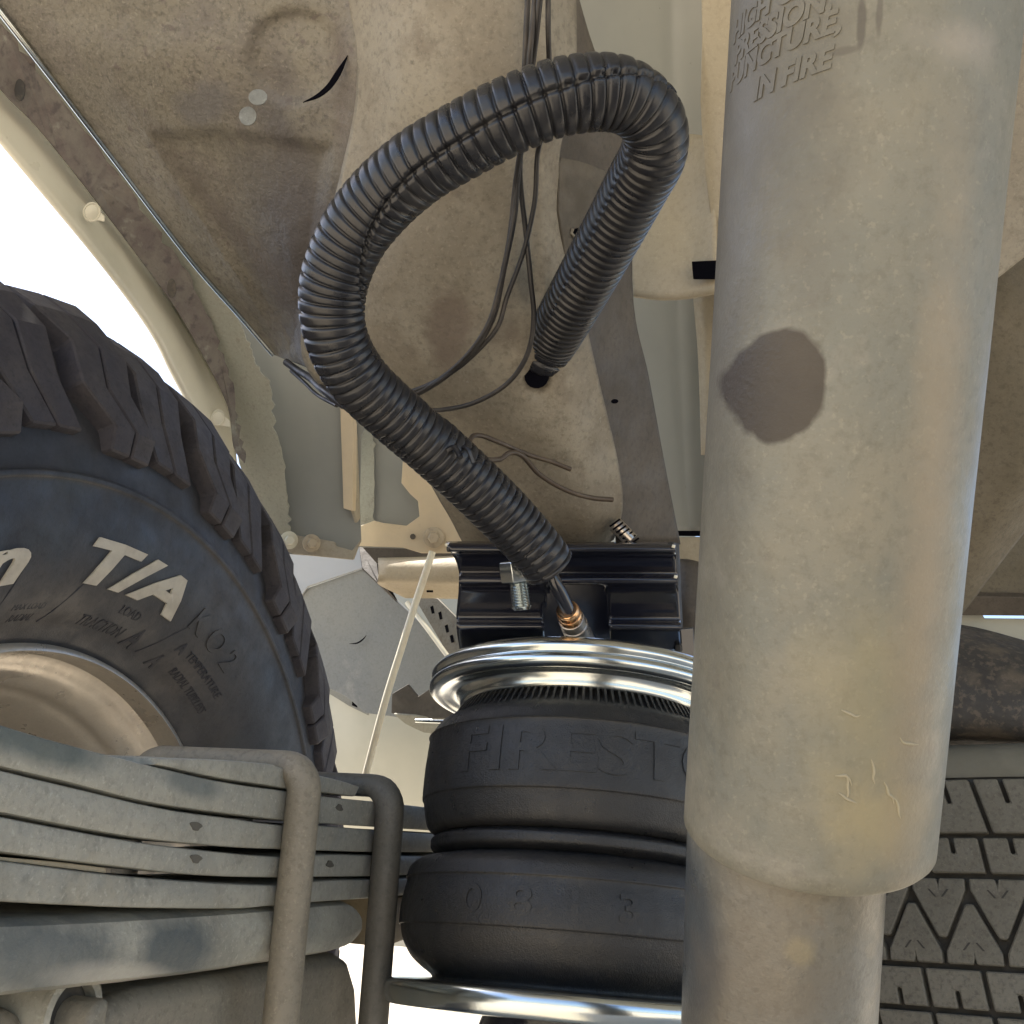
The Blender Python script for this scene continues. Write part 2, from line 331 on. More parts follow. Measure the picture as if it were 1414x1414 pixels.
# folded clip
cl = thing('folded_clip', 'torn brown grey sheet clip sticking out left of the plated disc', 'clip', loc=P(575, 970, 1.05))
plate('clip_sheet', [(541, 958, 1.06), (563, 945, 1.05), (577, 962, 1.05), (592, 952, 1.04), (640, 965, 1.02), (640, 992, 1.02), (578, 992, 1.05), (540, 985, 1.06)], .003, 'recess', cl)
plate('clip_base', [(543, 986, 1.05), (600, 990, 1.04), (640, 995, 1.03), (640, 1018, 1.03), (585, 1012, 1.05), (560, 1000, 1.06)], .003, 'grey2', cl)
plate('pale_wedge', [(602, 1121, .56), (618, 1117, .56), (640, 1126, .56), (648, 1144, .56), (628, 1139, .56), (608, 1130, .56)], .002, 'cream', cl)  # pale plate added at the wedge left of the bellows waist
tube('clip_pin', [P(574, 995, 1.03), P(640, 997, 1.01)], .0022, M['zinc'], cl, 10)
# slatted angle strip
an = thing('slotted_angle', 'narrow slotted angle strip running down behind the left end of the black bracket', 'bracket', loc=P(600, 860, 1.05))
plate('angle_web', [(572, 826, 1.09), (604, 826, 1.07), (640, 862, 1.04), (650, 905, 1.03), (620, 906, 1.04)], .003, 'axle', an)
tube('angle_edge', [P(562, 832, 1.08), P(590, 868, 1.055), P(618, 906, 1.03)], .0025, M['cream'], an, 8)
for (x, y) in [(594, 838), (605, 846), (614, 864), (621, 878), (629, 893)]:
    plate('slot', [(x, y, 1.045), (x + 4, y - 2, 1.045), (x + 6, y + 8, 1.04), (x + 2, y + 9, 1.04)], .001, 'darkvoid', an, bevel=0)

# cream crossmember
cm = thing('crossmember', 'dusty cream rounded crossmember between the bolted bracket and the black bracket', 'crossmember', loc=P(600, 790, 1.1))
grid('beam', [[(521, 757, 1.16), (600, 757, 1.15), (720, 757, 1.12)], [(522, 775, 1.11), (600, 775, 1.10), (720, 775, 1.08)], [(523, 800, 1.10), (600, 802, 1.09), (720, 802, 1.07)],
              [(524, 808, 1.115), (600, 811, 1.105), (720, 811, 1.08)], [(560, 826, 1.13), (620, 827, 1.12), (720, 828, 1.1)]], 6, 6, .02, M['creamdusty'], cm)
plate('drain_slot', [(589, 815, 1.098), (598, 815, 1.098), (598, 818, 1.098), (589, 818, 1.098)], .001, 'darkvoid', cm, bevel=0)

# inner wheelhouse panels
wp = thing('wheelhouse_panel', 'grey green painted sheet panel with a cream bolted lower edge, right of the wheel', 'body panel', loc=P(440, 640, 1.02))
plate('panel_sheet', [(300, 400, .97), (345, 455, .99), (430, 505, 1.01), (520, 560, 1.02), (500, 600, 1.02), (497, 690, 1.02), (499, 748, 1.02), (486, 772, 1.02), (380, 764, 1.03), (330, 640, 1.01)], .003, 'grey', wp)
plate('edge_flange', [(384, 736, 1.018), (404, 738, 1.016), (462, 748, 1.014), (464, 754, 1.014), (486, 760, 1.012), (499, 744, 1.01), (488, 773, 1.01), (406, 765, 1.014), (384, 756, 1.018)], .003, 'creamdusty', wp)
for i, (x, y) in enumerate([(399, 746), (430, 750)]):
    hexbolt(wp, P(x, y, 1.008), (CP - P(x, y, 1.0)).normalized() * 1 + AX * .3, .0052, M['boltm'] if i else M['cream'])
plate('cream_strip', [(469, 555, 1.008), (484, 570, 1.004), (488, 585, 1.004), (487, 706, 1.004), (474, 702, 1.008), (472, 640, 1.008)], .008, 'creambright', wp)
plate('strip_return', [(489, 590, 1.01), (494, 600, 1.014), (498, 716, 1.014), (493, 722, 1.01), (488, 706, 1.008)], .004, 'creamdusty', wp)
# crusted liner with ragged edge
ln = thing('wheel_arch_liner', 'crusted grey cream arch liner strip with a ragged right edge above the wheel', 'arch liner', loc=P(340, 560, .95))
lft = [(-60, 10, .70), (0, 75, .735), (53, 145, .77), (124, 235, .81), (159, 285, .84), (212, 355, .88), (251, 425, .91), (289, 500, .94), (316, 560, .96), (330, 640, .98), (360, 720, 1.0), (385, 770, 1.01)]
rgt0 = [(-20, -12), (60, 92), (150, 213), (265, 362), (318, 425), (342, 470), (352, 500), (373, 532), (378, 583), (391, 634), (395, 674), (399, 718), (404, 750)]
rgt = []
rs = cr([(a, b, 0) for a, b in rgt0], 7)
for i, p in enumerate(rs):
    jag = (noise.noise(Vector((i * .9, 3, 1))) * 7 + noise.noise(Vector((i * 3.1, 9, 1))) * 4) if p.y > 462 else 0
    t_ = max(0, min(1, (p.y + 12) / 760)); rgt.append((p.x + jag, p.y, .735 + .28 * t_ ** .9))
lft = [(a, b, c + .012) for a, b, c in lft]
plate('liner_sheet', lft + rgt[::-1], .002, 'grey2', ln, bevel=.0004)
# gritty lip
lp_o = [(-60, 40, .70), (0, 122, .735), (53, 177, .77), (124, 265, .81), (159, 311, .84), (212, 382, .88), (251, 438, .905), (289, 506, .935), (316, 563, .955), (324, 618, .965), (338, 640, .97)]
lp_i = [(-40, -30, .70), (20, 55, .735), (85, 140, .78), (150, 222, .815), (205, 300, .85), (250, 365, .885), (285, 432, .92), (305, 480, .938), (322, 540, .955), (330, 590, .962), (340, 630, .97)]
def ragged(seq, amp, n=6, start=0, sd=1):
    out = []
    for i, p in enumerate(cr(seq, n)):
        j = (noise.noise(Vector((i * .8, sd, 2))) + .5 * noise.noise(Vector((i * 2.7, sd, 5)))) * amp
        out.append((p.x + j, p.y - j * .3, p.z))
    return out
def dm(seq, k): return [(a, b, c - k) for a, b, c in seq]
plate('gritty_lip', dm(cr(lp_o, 5), .014) + dm(ragged(lp_i, 9), .014)[::-1], .002, 'lip', ln, bevel=0)
for (x, y, rx) in [(27, 124, 9), (237, 398, 8)]:
    poly = [(x + rx * math.cos(a) * .8, y + rx * 1.7 * math.sin(a), (.752 if x < 100 else .885) - .020) for a in [2 * math.pi * k / 14 for k in range(14)]]
    plate('lip_dimple', poly, .001, 'darkhousing', ln, bevel=0)

# cream fender flange (seen from inside, the sky beyond it)
fd = thing('fender', 'cream painted fender arch edge against the bright sky, with two round plugs', 'fender', loc=P(160, 380, .85))
sk = [(-70, 108, .70), (0, 194, .735), (71, 279, .77), (141, 364, .815), (191, 431, .86), (217, 472, .88), (236, 512, .90), (262, 560, .92), (290, 610, .94), (305, 650, .96)]
fi = [(-60, 45, .72), (0, 126, .75), (53, 181, .785), (124, 269, .825), (159, 315, .855), (212, 386, .895), (251, 442, .92), (289, 510, .95), (316, 567, .97), (322, 612, .98), (326, 650, .985)]
a_ = cr(sk, 6); b_ = cr(fi, 6)
n_ = 55
def resamp(pp, n):
    L = [0]
    for i in range(1, len(pp)): L.append(L[-1] + (pp[i] - pp[i - 1]).length)
    out = []
    for k in range(n):
        t = L[-1] * k / (n - 1); i = 1
        while i < len(L) - 1 and L[i] < t: i += 1
        u = (t - L[i - 1]) / max(1e-9, L[i] - L[i - 1]); out.append(pp[i - 1].lerp(pp[i], u))
    return out
a_ = resamp(a_, n_); b_ = resamp(b_, n_)
vs = []; W_ = 8
for i in range(n_):
    for k in range(W_):
        t = k / (W_ - 1); p = a_[i].lerp(b_[i], t); vs.append(P(p.x, p.y, p.z - .0008 * math.sin(t * math.pi)))
fs = [[i * W_ + k, i * W_ + k + 1, (i + 1) * W_ + k + 1, (i + 1) * W_ + k] for i in range(n_ - 1) for k in range(W_ - 1)]
o = mk('arch_flange', vs, fs, 'cream', fd, smooth=True); s = o.modifiers.new('s', 'SOLIDIFY'); s.thickness = .004; s.offset = 0
for (x, y, d) in [(127, 293, .795), (301, 577, .945)]:
    fr = frame_from(P(x, y, d), CP - P(x, y, d), UP)
    pr = [(0, .0078), (.002, .0078), (.0028, .0068), (.0022, .0058), (.0030, .0040), (.0032, 0.0001)]
    v = []; f = []; k_ = 28
    for k in range(k_):
        a = 2 * math.pi * k / k_
        for z_, r_ in pr: v.append(fr @ Vector((r_ * math.cos(a), r_ * .82 * math.sin(a), z_)))
    for k in range(k_):
        for j in range(len(pr) - 1): f.append([k * 6 + j, ((k + 1) % k_) * 6 + j, ((k + 1) % k_) * 6 + j + 1, k * 6 + j + 1])
    pl = mk('plug', v, f, 'cream', fd, smooth=40)
    plate('plug_tab', [(x + 9, y - 3, d + .0005), (x + 17, y + 5, d + .0005), (x + 17, y + 13, d + .0005), (x + 4, y + 11, d + .0005)], .0015, 'cream', fd)

# bolted bracket plus rod
bb = thing('bolted_bracket', 'dusty cream lobed bracket held by one bolt, with the thin rod below it', 'bracket', loc=P(590, 740, 1.05))
plate('bracket_sheet', [(556, 636, 1.045), (600, 640, 1.04), (650, 700, 1.03), (668, 765, 1.03), (633, 764, 1.03), (582, 764, 1.04), (556, 756, 1.045), (495, 754, 1.05), (495, 727, 1.05), (516, 719, 1.048), (528, 722, 1.046), (561, 726, 1.045), (579, 713, 1.043), (577, 692, 1.043), (566, 682, 1.044), (554, 667, 1.045)], .004, 'creambright', bb)
hexbolt(bb, P(599, 742, 1.032), (CP - P(599, 742, 1.0)).normalized() + UP * -.1, .0062, M['boltm'])
plate('small_hole', [(570 + 4 * math.cos(a), 741 + 4 * math.sin(a), 1.039) for a in [k * .7 for k in range(9)]], .001, 'side', bb, bevel=0)
rp = thing('grey_back_panel', 'tall grey sheet panel between the cream strip and the lobed bracket', 'body panel', loc=P(540, 650, 1.08))
plate('panel_sheet', [(480, 540, 1.07), (700, 600, 1.06), (700, 760, 1.06), (495, 756, 1.07)], .003, 'grey', rp)
ed = ragged([(487, 575, 1.06), (514, 602, 1.06), (516, 640, 1.06), (517, 680, 1.06), (516, 716, 1.06), (524, 724, 1.06)], 3)
plate('crusted_edge', [(484, 560, 1.06)] + ed + [(495, 745, 1.06), (494, 650, 1.06)], .002, 'grey2', rp, bevel=0)
rd = thing('thin_rod', 'thin cream rod hanging down from the bolted bracket', 'rod', loc=P(595, 765, 1.02))
tube('rod_shaft', cr([P(597, 762, 1.03), P(588, 790, 1.025), P(572, 838, 1.02), P(556, 890, 1.01), (P(530, 975, 1.0)), P(500, 1090, .99)], 8), .0036, M['rod'], rd, 12)
# dark sheet painted in for the shaded gap between beam and bracket
dg_ = plate('gap_shade', [(497, 752, 1.12), (660, 758, 1.11), (660, 774, 1.11), (520, 778, 1.12)], .002, 'side')
tagm(dg_, 'dark sheet standing for the shade in the gap just below the lobed cream bracket', 'strip')

# ------------------------------------------------------------------ right background
gp = thing('grey_side_panel', 'pale grey green bent sheet panel between the rail and the large tube', 'body panel', loc=P(920, 500, .8))
grid('bent_sheet', [[(740, -60, .62), (830, -60, .66), (905, -60, .70), (935, -60, .715), (990, -60, .71), (1040, -60, .70)],
                    [(780, 200, .66), (850, 200, .70), (910, 200, .74), (940, 200, .755), (990, 200, .75), (1040, 200, .74)],
                    [(830, 450, .72), (880, 450, .75), (918, 450, .775), (945, 450, .79), (990, 450, .78), (1040, 450, .77)],
                    [(870, 650, .76), (905, 650, .78), (935, 650, .80), (952, 650, .81), (990, 650, .80), (1040, 650, .79)],
                    [(900, 735, .78), (925, 735, .80), (945, 735, .815), (960, 735, .82), (990, 735, .81), (1040, 735, .80)]], 8, 8, .004, M['grey'], gp)
plate('dark_gap', [(925, 733, .80), (1010, 733, .80), (1010, 741, .80), (925, 740, .80)], .002, 'darkvoid', gp, bevel=0)
cs = thing('cream_upright', 'narrow cream upright strip directly along the left edge of the large tube', 'strip', loc=P(990, 200, .6))
plate('upright_sheet', [(968, -40, .58), (1040, -40, .57), (1040, 460, .62), (988, 460, .63), (984, 330, .62), (975, 248, .61), (970, 200, .60), (967, 140, .59), (969, 60, .585)], .006, 'creamdusty', cs)
grid('lower_upright', [[(956, 400, .66), (970, 400, .65), (1005, 400, .645)], [(964, 500, .67), (977, 500, .66), (1005, 500, .655)], [(968, 628, .69), (980, 628, .68), (1005, 628, .675)]], 5, 5, .003, M['creamdusty'], cs)
cb = thing('cream_gusset', 'cream curved gusset plate with a black square beside the large tube', 'gusset', loc=P(925, 330, .62))
grid('gusset_sheet', [[(845, 200, .66), (900, 190, .655), (950, 185, .64), (985, 190, .62)],
                      [(858, 265, .65), (905, 260, .645), (950, 258, .635), (985, 262, .615)],
                      [(868, 330, .635), (910, 330, .63), (950, 330, .625), (987, 335, .61)],
                      [(874, 408, .63), (910, 412, .625), (952, 410, .62), (988, 404, .61)]], 8, 8, .004, M['creamdusty'], cb)
plate('black_square', [(955, 361, .612), (996, 359, .605), (996, 385, .605), (957, 385, .612)], .002, 'darkvoid', cb, bevel=.0003)
lc = thing('cream_block', 'small cream block and dark drum peeking out between the black bracket and the large tube', 'block', loc=P(955, 800, .75))
plate('block_face', [(925, 742, .76), (1000, 742, .76), (1000, 790, .76), (925, 790, .76)], .02, 'creamdusty', lc)
grid('drum', [[(900, 778, .76), (950, 772, .72), (1000, 790, .74)], [(900, 840, .74), (950, 840, .705), (1000, 840, .73)], [(900, 920, .76), (950, 920, .72), (1000, 920, .74)]], 6, 6, .01, M['side'], lc)

# far right
rt = thing('diagonal_strut', 'wide dusty tan diagonal strut passing behind the right edge of the large tube', 'strut', loc=P(1390, 500, .6))
grid('strut_face', [[(1340, 330, .56), (1380, 345, .55), (1440, 330, .55), (1540, 240, .55)],
                    [(1330, 480, .57), (1380, 480, .555), (1440, 470, .55), (1540, 380, .55)],
                    [(1310, 640, .59), (1370, 640, .575), (1430, 620, .565), (1540, 500, .56)],
                    [(1290, 780, .61), (1340, 760, .60), (1400, 710, .59), (1540, 560, .57)],
                    [(1275, 905, .635), (1325, 853, .625), (1414, 737, .61), (1540, 590, .59)]], 10, 10, .03, M['strut'], rt)
tn = thing('tan_upper_panel', 'tan grey panel behind the upper right edge of the large tube', 'body panel', loc=P(1400, 200, .5))
plate('upper_sheet', [(1350, -40, .50), (1520, -40, .49), (1520, 270, .50), (1414, 356, .51), (1345, 410, .515), (1340, 330, .515)], .006, 'rail', tn, bevel=.0015)
dk = thing('dark_rear_sheet', 'dark olive dusty sheet right of the large tube, below the diagonal strut', 'body panel', loc=P(1380, 800, .9))
plate('dark_sheet', [(1250, 690, .92), (1560, 640, .90), (1560, 826, .88), (1250, 822, .9)], .004, 'strut', dk)
plate('sheet_lip', [(1250, 822, .885), (1560, 826, .865), (1560, 852, .87), (1330, 850, .885), (1250, 850, .89)], .01, 'side', dk)
plate('pale_edge', [(1250, 850, .90), (1356, 846, .895), (1360, 854, .893), (1560, 856, .885), (1560, 930, .885), (1250, 930, .90)], .004, 'pale', dk)
hs = thing('dark_housing', 'dark dust speckled rounded housing right of the large tube, directly above the treaded tyre', 'housing', loc=P(1400, 950, .8))
grid('housing_shell', [[(1180, 862, .86), (1260, 858, .85), (1330, 863, .84), (1400, 880, .83), (1480, 905, .83), (1600, 960, .84)],
                       [(1180, 890, .80), (1260, 886, .79), (1330, 890, .78), (1400, 905, .77), (1480, 925, .77), (1600, 975, .78)],
                       [(1180, 950, .77), (1260, 950, .76), (1330, 952, .75), (1400, 957, .74), (1480, 970, .74), (1600, 1000, .75)],
                       [(1180, 1012, .77), (1260, 1012, .76), (1330, 1014, .75), (1400, 1018, .74), (1480, 1025, .74), (1600, 1040, .75)],
                       [(1180, 1040, .84), (1260, 1040, .83), (1330, 1042, .82), (1400, 1045, .81), (1480, 1048, .81), (1600, 1060, .82)]], 8, 8, .01, M['darkhousing'], hs)

# ================================================================== SPARE TYRE (right, axis upright)
SC = P(1440, 1390, .955) + UP * .0335; SR = .385
sfr = frame_from(SC, (UP + D(1, 0, 0) * -.03).normalized(), CP - SC)
sp = thing('spare_tyre', 'spare tyre lying flat behind the large tube, its grey blocked tread facing the lens', 'tyre', frame=sfr)
spc = lathe('carcass', [(-.12, .30), (-.135, .345), (-.12, .378), (-.108, SR - .004), (.112, SR - .004), (.125, .375), (.137, .345), (.12, .30)], M['groove'], sp, 160, closed=True)
lathe('shoulder_band', [(.112, SR - .002), (.122, SR - .001), (.132, SR - .008), (.140, SR - .03), (.138, SR - .06), (.12, SR - .06)], M['olive'], sp, 160)
def cylblock(poly, h, Rr, n=3):
    """poly in (arc metres, z) -> solid on a cylinder (frame of the tyre), local x is outward at angle 0"""
    bm = bmesh.new(); vs_ = [bm.verts.new((0, a, b)) for a, b in poly]; f = bm.faces.new(vs_)
    r = bmesh.ops.extrude_face_region(bm, geom=[f]); ev = [v for v in r['geom'] if isinstance(v, bmesh.types.BMVert)]
    cx = sum(a for a, b in poly) / len(poly); cz = sum(b for a, b in poly) / len(poly)
    for v in ev: v.co.x = h; v.co.y = cx + (v.co.y - cx) * .975; v.co.z = cz + (v.co.z - cz) * .975
    for v in bm.verts:
        a = v.co.y / Rr; rr = Rr + v.co.x; v.co = Vector((rr * math.cos(a), rr * math.sin(a), v.co.z))
    bmesh.ops.recalc_face_normals(bm, faces=bm.faces)
    me = bpy.data.meshes.new('tread_block'); bm.to_mesh(me); bm.free(); return me
def addblock(me, parent, ang, m, first=[0]):
    if not me.materials: me.materials.append(m)
    o = bpy.data.objects.new('tread_block', me); col.objects.link(o); o.parent = parent; o.rotation_euler = (0, 0, ang)
    b = o.modifiers.new('b', 'BEVEL'); b.width = .0009; b.segments = 1; return o
pit = .036; RB = SR - .004
def rect(a0, a1, z0, z1, sk=0): return [(a0, z0), (a1, z0), (a1 + sk, z1), (a0 + sk, z1)]
def sipedrect(w_, z0, z1, sk=0, flip=False):
    # notched block: a short sipe cut from one side
    h = z1 - z0; m_ = z0 + h * .45
    p = [(-w_, z0), (w_, z0), (w_ + sk, z1), (.0015 + sk, z1), (.0015 + sk * .6, m_ + h * .1), (-.0015 + sk * .6, m_ + h * .1), (-.0015 + sk, z1), (-w_ + sk, z1)]
    if flip: p = [(a, z0 + z1 - b) for a, b in p][::-1]
    return p
Z0 = .028
rowsdef = [('A', sipedrect(.0168, .102, .138, -.009), 0.), ('B', sipedrect(.0168, .0765, .0995, -.003), .12),
    ('C', [(-.0170, .0735), (-.001, .0735), (0, .069), (.001, .0735), (.0170, .0735), (.0168, .066), (.0024, .036), (-.0024, .036), (-.0168, .066)], .5),
    ('D', [(-.0170, .0205), (-.0168, .028), (-.0024, .058), (.0024, .058), (.0168, .028), (.0170, .0205), (.001, .0205), (0, .025), (-.001, .0205)], 0.),
    ('E', sipedrect(.0168, -.006, .0175, .003, True), .4), ('F', sipedrect(.0168, -.032, -.009, .004, True), .3), ('G', sipedrect(.0166, -.070, -.035, .006, True), .2)]
for nm, poly, of_ in rowsdef:
    me = cylblock([(a, b - Z0) for a, b in poly], .008, RB)
    for i in range(-8, 11):
        addblock(me, spc, -((i + of_) * pit) / RB, M['sparetread'])
for nm, of_, zc, pts in (('C', .5, .0645, ((-.006, .002), (-.002, -.003))), ('C', .5, .0645, ((.006, .002), (.002, -.003))), ('D', 0., .031, ((-.006, -.002), (-.002, .003))), ('D', 0., .031, ((.006, -.002), (.002, .003)))):
    (a0, b0_), (a1, b1_) = pts
    me = cylblock([(a0 - .0007, zc + b0_ - Z0), (a0 + .0007, zc + b0_ - Z0), (a1 + .0007, zc + b1_ - Z0), (a1 - .0007, zc + b1_ - Z0)], .0083, RB)
    me.name = 'sipe'
    for i in range(-8, 11):
        o = addblock(me, spc, -((i + of_) * pit) / RB, M['groove']); o.name = 'sipe'; o.modifiers.clear()
# small sipe marks on the middle blocks
for i in range(-9, 12):
    pass

# ================================================================== WHEEL AND TYRE (left)
WC = CP + D(-.2625, -.2955, .564)
AXW = D(.9627, .0218, -.2698); AXW = (AXW - UP * AXW.dot(UP)).normalized(); wx = UP.cross(AXW)
if wx.dot(LONG) < 0: wx = -wx
wz = UP; wy = wz.cross(wx)
sY = 1 if wy.dot(AXW) > 0 else -1
wfr = Matrix(((wx.x, wy.x, wz.x, WC.x), (wx.y, wy.y, wz.y, WC.y), (wx.z, wy.z, wz.z, WC.z), (0, 0, 0, 1)))
tw = thing('rear_wheel', 'large all terrain tyre with off white raised letters on a dusty tan steel wheel', 'wheel', frame=wfr)
def pf(l): return [(sY * o_, r_) for o_, r_ in l]
sidew = [(-.030, .218), (-.024, .224), (-.017, .232), (-.008, .240), (.000, .252), (.007, .27), (.0105, .29), (.0110, .312), (.0128, .3155), (.0128, .3185), (.0095, .322), (.005, .345), (-.003, .368), (-.016, .394), (-.030, .411), (-.045, .419)]
prof = cr([(a, b, 0) for a, b in sidew], 4)
prof = [(p.x, p.y) for p in prof] + [(-.15, .422), (-.25, .419), (-.28, .40), (-.31, .33), (-.29, .24), (-.26, .22)]
ty = lathe('tyre', pf(prof), M['tyre'], tw, 220, axis='Y', sm=60)
# steel wheel
rimp = [(-.285, .225), (-.04, .216), (-.034, .2255), (-.027, .2265), (-.0245, .2245), (-.028, .2215), (-.036, .2185), (-.042, .2130), (-.046, .2060), (-.052, .2010), (-.058, .1975), (-.065, .1955), (-.075, .190), (-.10, .183), (-.15, .178), (-.185, .170), (-.20, .150), (-.205, .12), (-.19, .09), (-.19, .001)]
rm = lathe('wheel_rim', pf([(p.x, p.y) for p in cr([(a, b, 0) for a, b in rimp], 4)]), M['rim'], tw, 200, axis='Y', sm=60)
# shoulder lugs
NL = 38
def lug(stations, w0, w1, h, slant, m, cut=True, rj=0):
    """stations (o,r): a block lying over the tyre profile; half widths in degrees"""
    vs_ = []; fs_ = []; n = len(stations); S = []
    for i, (o_, r_) in enumerate(stations):
        a = stations[max(0, i - 1)]; b = stations[min(n - 1, i + 1)]; to, tr = b[0] - a[0], b[1] - a[1]; l = math.hypot(to, tr); no, nr = -tr / l, to / l
        if nr < 0 or (abs(nr) < .5 and no < 0): no, nr = -no, -nr
        if no < -.2: no, nr = -no, -nr
        S.append((no, nr))
    parts = [(-1, -.04), (.04, 1)] if cut else [(-1, 1)]
    for (ka, kb) in parts:
        base = len(vs_)
        for i, (o_, r_) in enumerate(stations):
            t = i / (n - 1); hw = w0 + (w1 - w0) * t; sl = slant[i]
            no, nr = S[i]; hh = h * (.45 if i == 0 else (.85 if i == 1 else 1.))
            for (k, up_) in ((ka, 0), (ka, 1), (kb, 1), (kb, 0)):
                th_ = R(sl + k * hw * (1 if not up_ else .96)); e = hh if up_ else -.004
                oo = o_ + no * e; r2 = r_ + nr * e + (rj * t if up_ else 0) * (1 + k) * .5
                vs_.append((r2 * math.sin(th_), sY * oo, r2 * math.cos(th_)))
        for i in range(n - 1):
            for q in range(4):
                fs_.append([base + i * 4 + q, base + i * 4 + (q + 1) % 4, base + (i + 1) * 4 + (q + 1) % 4, base + (i + 1) * 4 + q])
        fs_.append([base + q for q in range(4)]); fs_.append([base + (n - 1) * 4 + q for q in range(4)])
    me = bpy.data.meshes.new('tread_lug'); me.from_pydata(vs_, [], fs_); me.update()
    bm = bmesh.new(); bm.from_mesh(me); bmesh.ops.recalc_face_normals(bm, faces=bm.faces); bm.to_mesh(me); bm.free()
    me.materials.append(M['tread']); return me
stA = [(.0075, .336), (.004, .349), (-.003, .368), (-.016, .394), (-.028, .409), (-.038, .417), (-.085, .421)]
stB = [(.0065, .342), (-.003, .368), (-.016, .394), (-.028, .409), (-.038, .417), (-.080, .421)]
meA = lug(stA, 3.3, 4.30, .0145, [5.2, 5.2, 1.4, 2.4, .3, 0, .6], None, rj=.009)
meB = lug(stB, 3.5, 4.20, .0140, [4.0, 1.2, 1.6, .2, 0, .8], None, rj=.005)
meC = lug([(-.098, .420), (-.12, .421), (-.145, .421)], 3.6, 3.9, .0100, [0, -1.4, -2.8], None, rj=.001)
meD = lug([(-.155, .421), (-.18, .421), (-.205, .420)], 3.6, 3.9, .0100, [0, 1.4, 2.8], None, rj=.001)
for i in range(NL):
    for me, of in ((meA if i % 2 == 0 else meB, 0), (meC, .5), (meD, .15)):
        o = bpy.data.objects.new('tread_lug', me); col.objects.link(o); o.parent = ty; o.rotation_euler = (0, R((i + of) * 360 / NL + 3), 0)
        b = o.modifiers.new('b', 'BEVEL'); b.width = .0011; b.segments = 1
def wheel_text(s, r, ang, size, m, name, h=.0012, shear=0., bold=0., o_at=None, sub=1, parent=None, flip=False, rad_squash=1., xs=1.):
    vs_, fs_ = text_geo(s, size, h, shear, bold, sub)
    out = []
    for v in vs_:
        rr = r + v.y * rad_squash; th_ = R(ang) + v.x * xs / r
        # sidewall offset at this radius
        oo = 0
        for i in range(len(sidew) - 1):
            if sidew[i][1] <= rr <= sidew[i + 1][1]:
                u = (rr - sidew[i][1]) / (sidew[i + 1][1] - sidew[i][1]); oo = sidew[i][0] * (1 - u) + sidew[i + 1][0] * u; break
        out.append((rr * math.sin(th_), sY * (oo + v.z + h * .35), rr * math.cos(th_)))
    return mk(name, out, fs_, m, parent or tw, world=False)
wheel_text('T/A', .2695, -5.6, .0365, M['white'], 'raised_letters', .0012, .34, .0013, sub=1, xs=1.90)
wheel_text('ain', .2695, -34.6, .0365, M['white'], 'raised_letters', .0012, .34, .0013, sub=1, xs=1.9)
wheel_text('K O 2', .270, 16.8, .025, M['tyre'], 'embossed_letters', .0008, .3, .0004)
M['ink'] = mat('dark embossed letters', (.022, .023, .032), .7, bump=0)
wheel_text('TRACTION', .2375, -5.2, .0085, M['ink'], 'embossed_letters', .0005, .2)
wheel_text('LOAD', .249, -1.8, .0075, M['ink'], 'embossed_letters', .0005, .2)
wheel_text('A', .2385, 2.8, .017, M['ink'], 'embossed_letters', .0005, .2, .0004)
wheel_text('A', .250, 12.4, .011, M['ink'], 'embossed_letters', .0005, .2, .0003)
wheel_text('A', .236, 10.4, .012, M['ink'], 'embossed_letters', .0005, .2, .0003)
wheel_text('TEMPERATURE', .2505, 20.3, .0080, M['ink'], 'embossed_letters', .0005, .2)
wheel_text('RADIAL TUBELESS', .2385, 20.8, .0065, M['ink'], 'embossed_letters', .0005, .2)
wheel_text('RADIAL', .2365, -21.7, .0055, M['ink'], 'embossed_letters', .0004, .2)
wheel_text('MAX LOAD', .243, -21.7, .0050, M['ink'], 'embossed_letters', .0004, .2)
for a0, a1 in ((-28.7, -25.2), (-17.7, -12.2), (5.8, 11.3)):
    pts = []
    for k in range(6):
        t = k / 5; r_ = .234 + .032 * t; th_ = R(a0 + (a1 - a0) * t); oo = .0 + (.018) * min(1, (r_ - .236) / .03) ** .6 if r_ > .236 else 0
        for i in range(len(sidew) - 1):
            if sidew[i][1] <= r_ <= sidew[i + 1][1]:
                u = (r_ - sidew[i][1]) / (sidew[i + 1][1] - sidew[i][1]); oo = sidew[i][0] * (1 - u) + sidew[i + 1][0] * u
        pts.append((r_ * math.sin(th_), sY * (oo + .0001), r_ * math.cos(th_)))
    tube('embossed_line', pts, .0006, M['ink'], tw, 6, world=False)

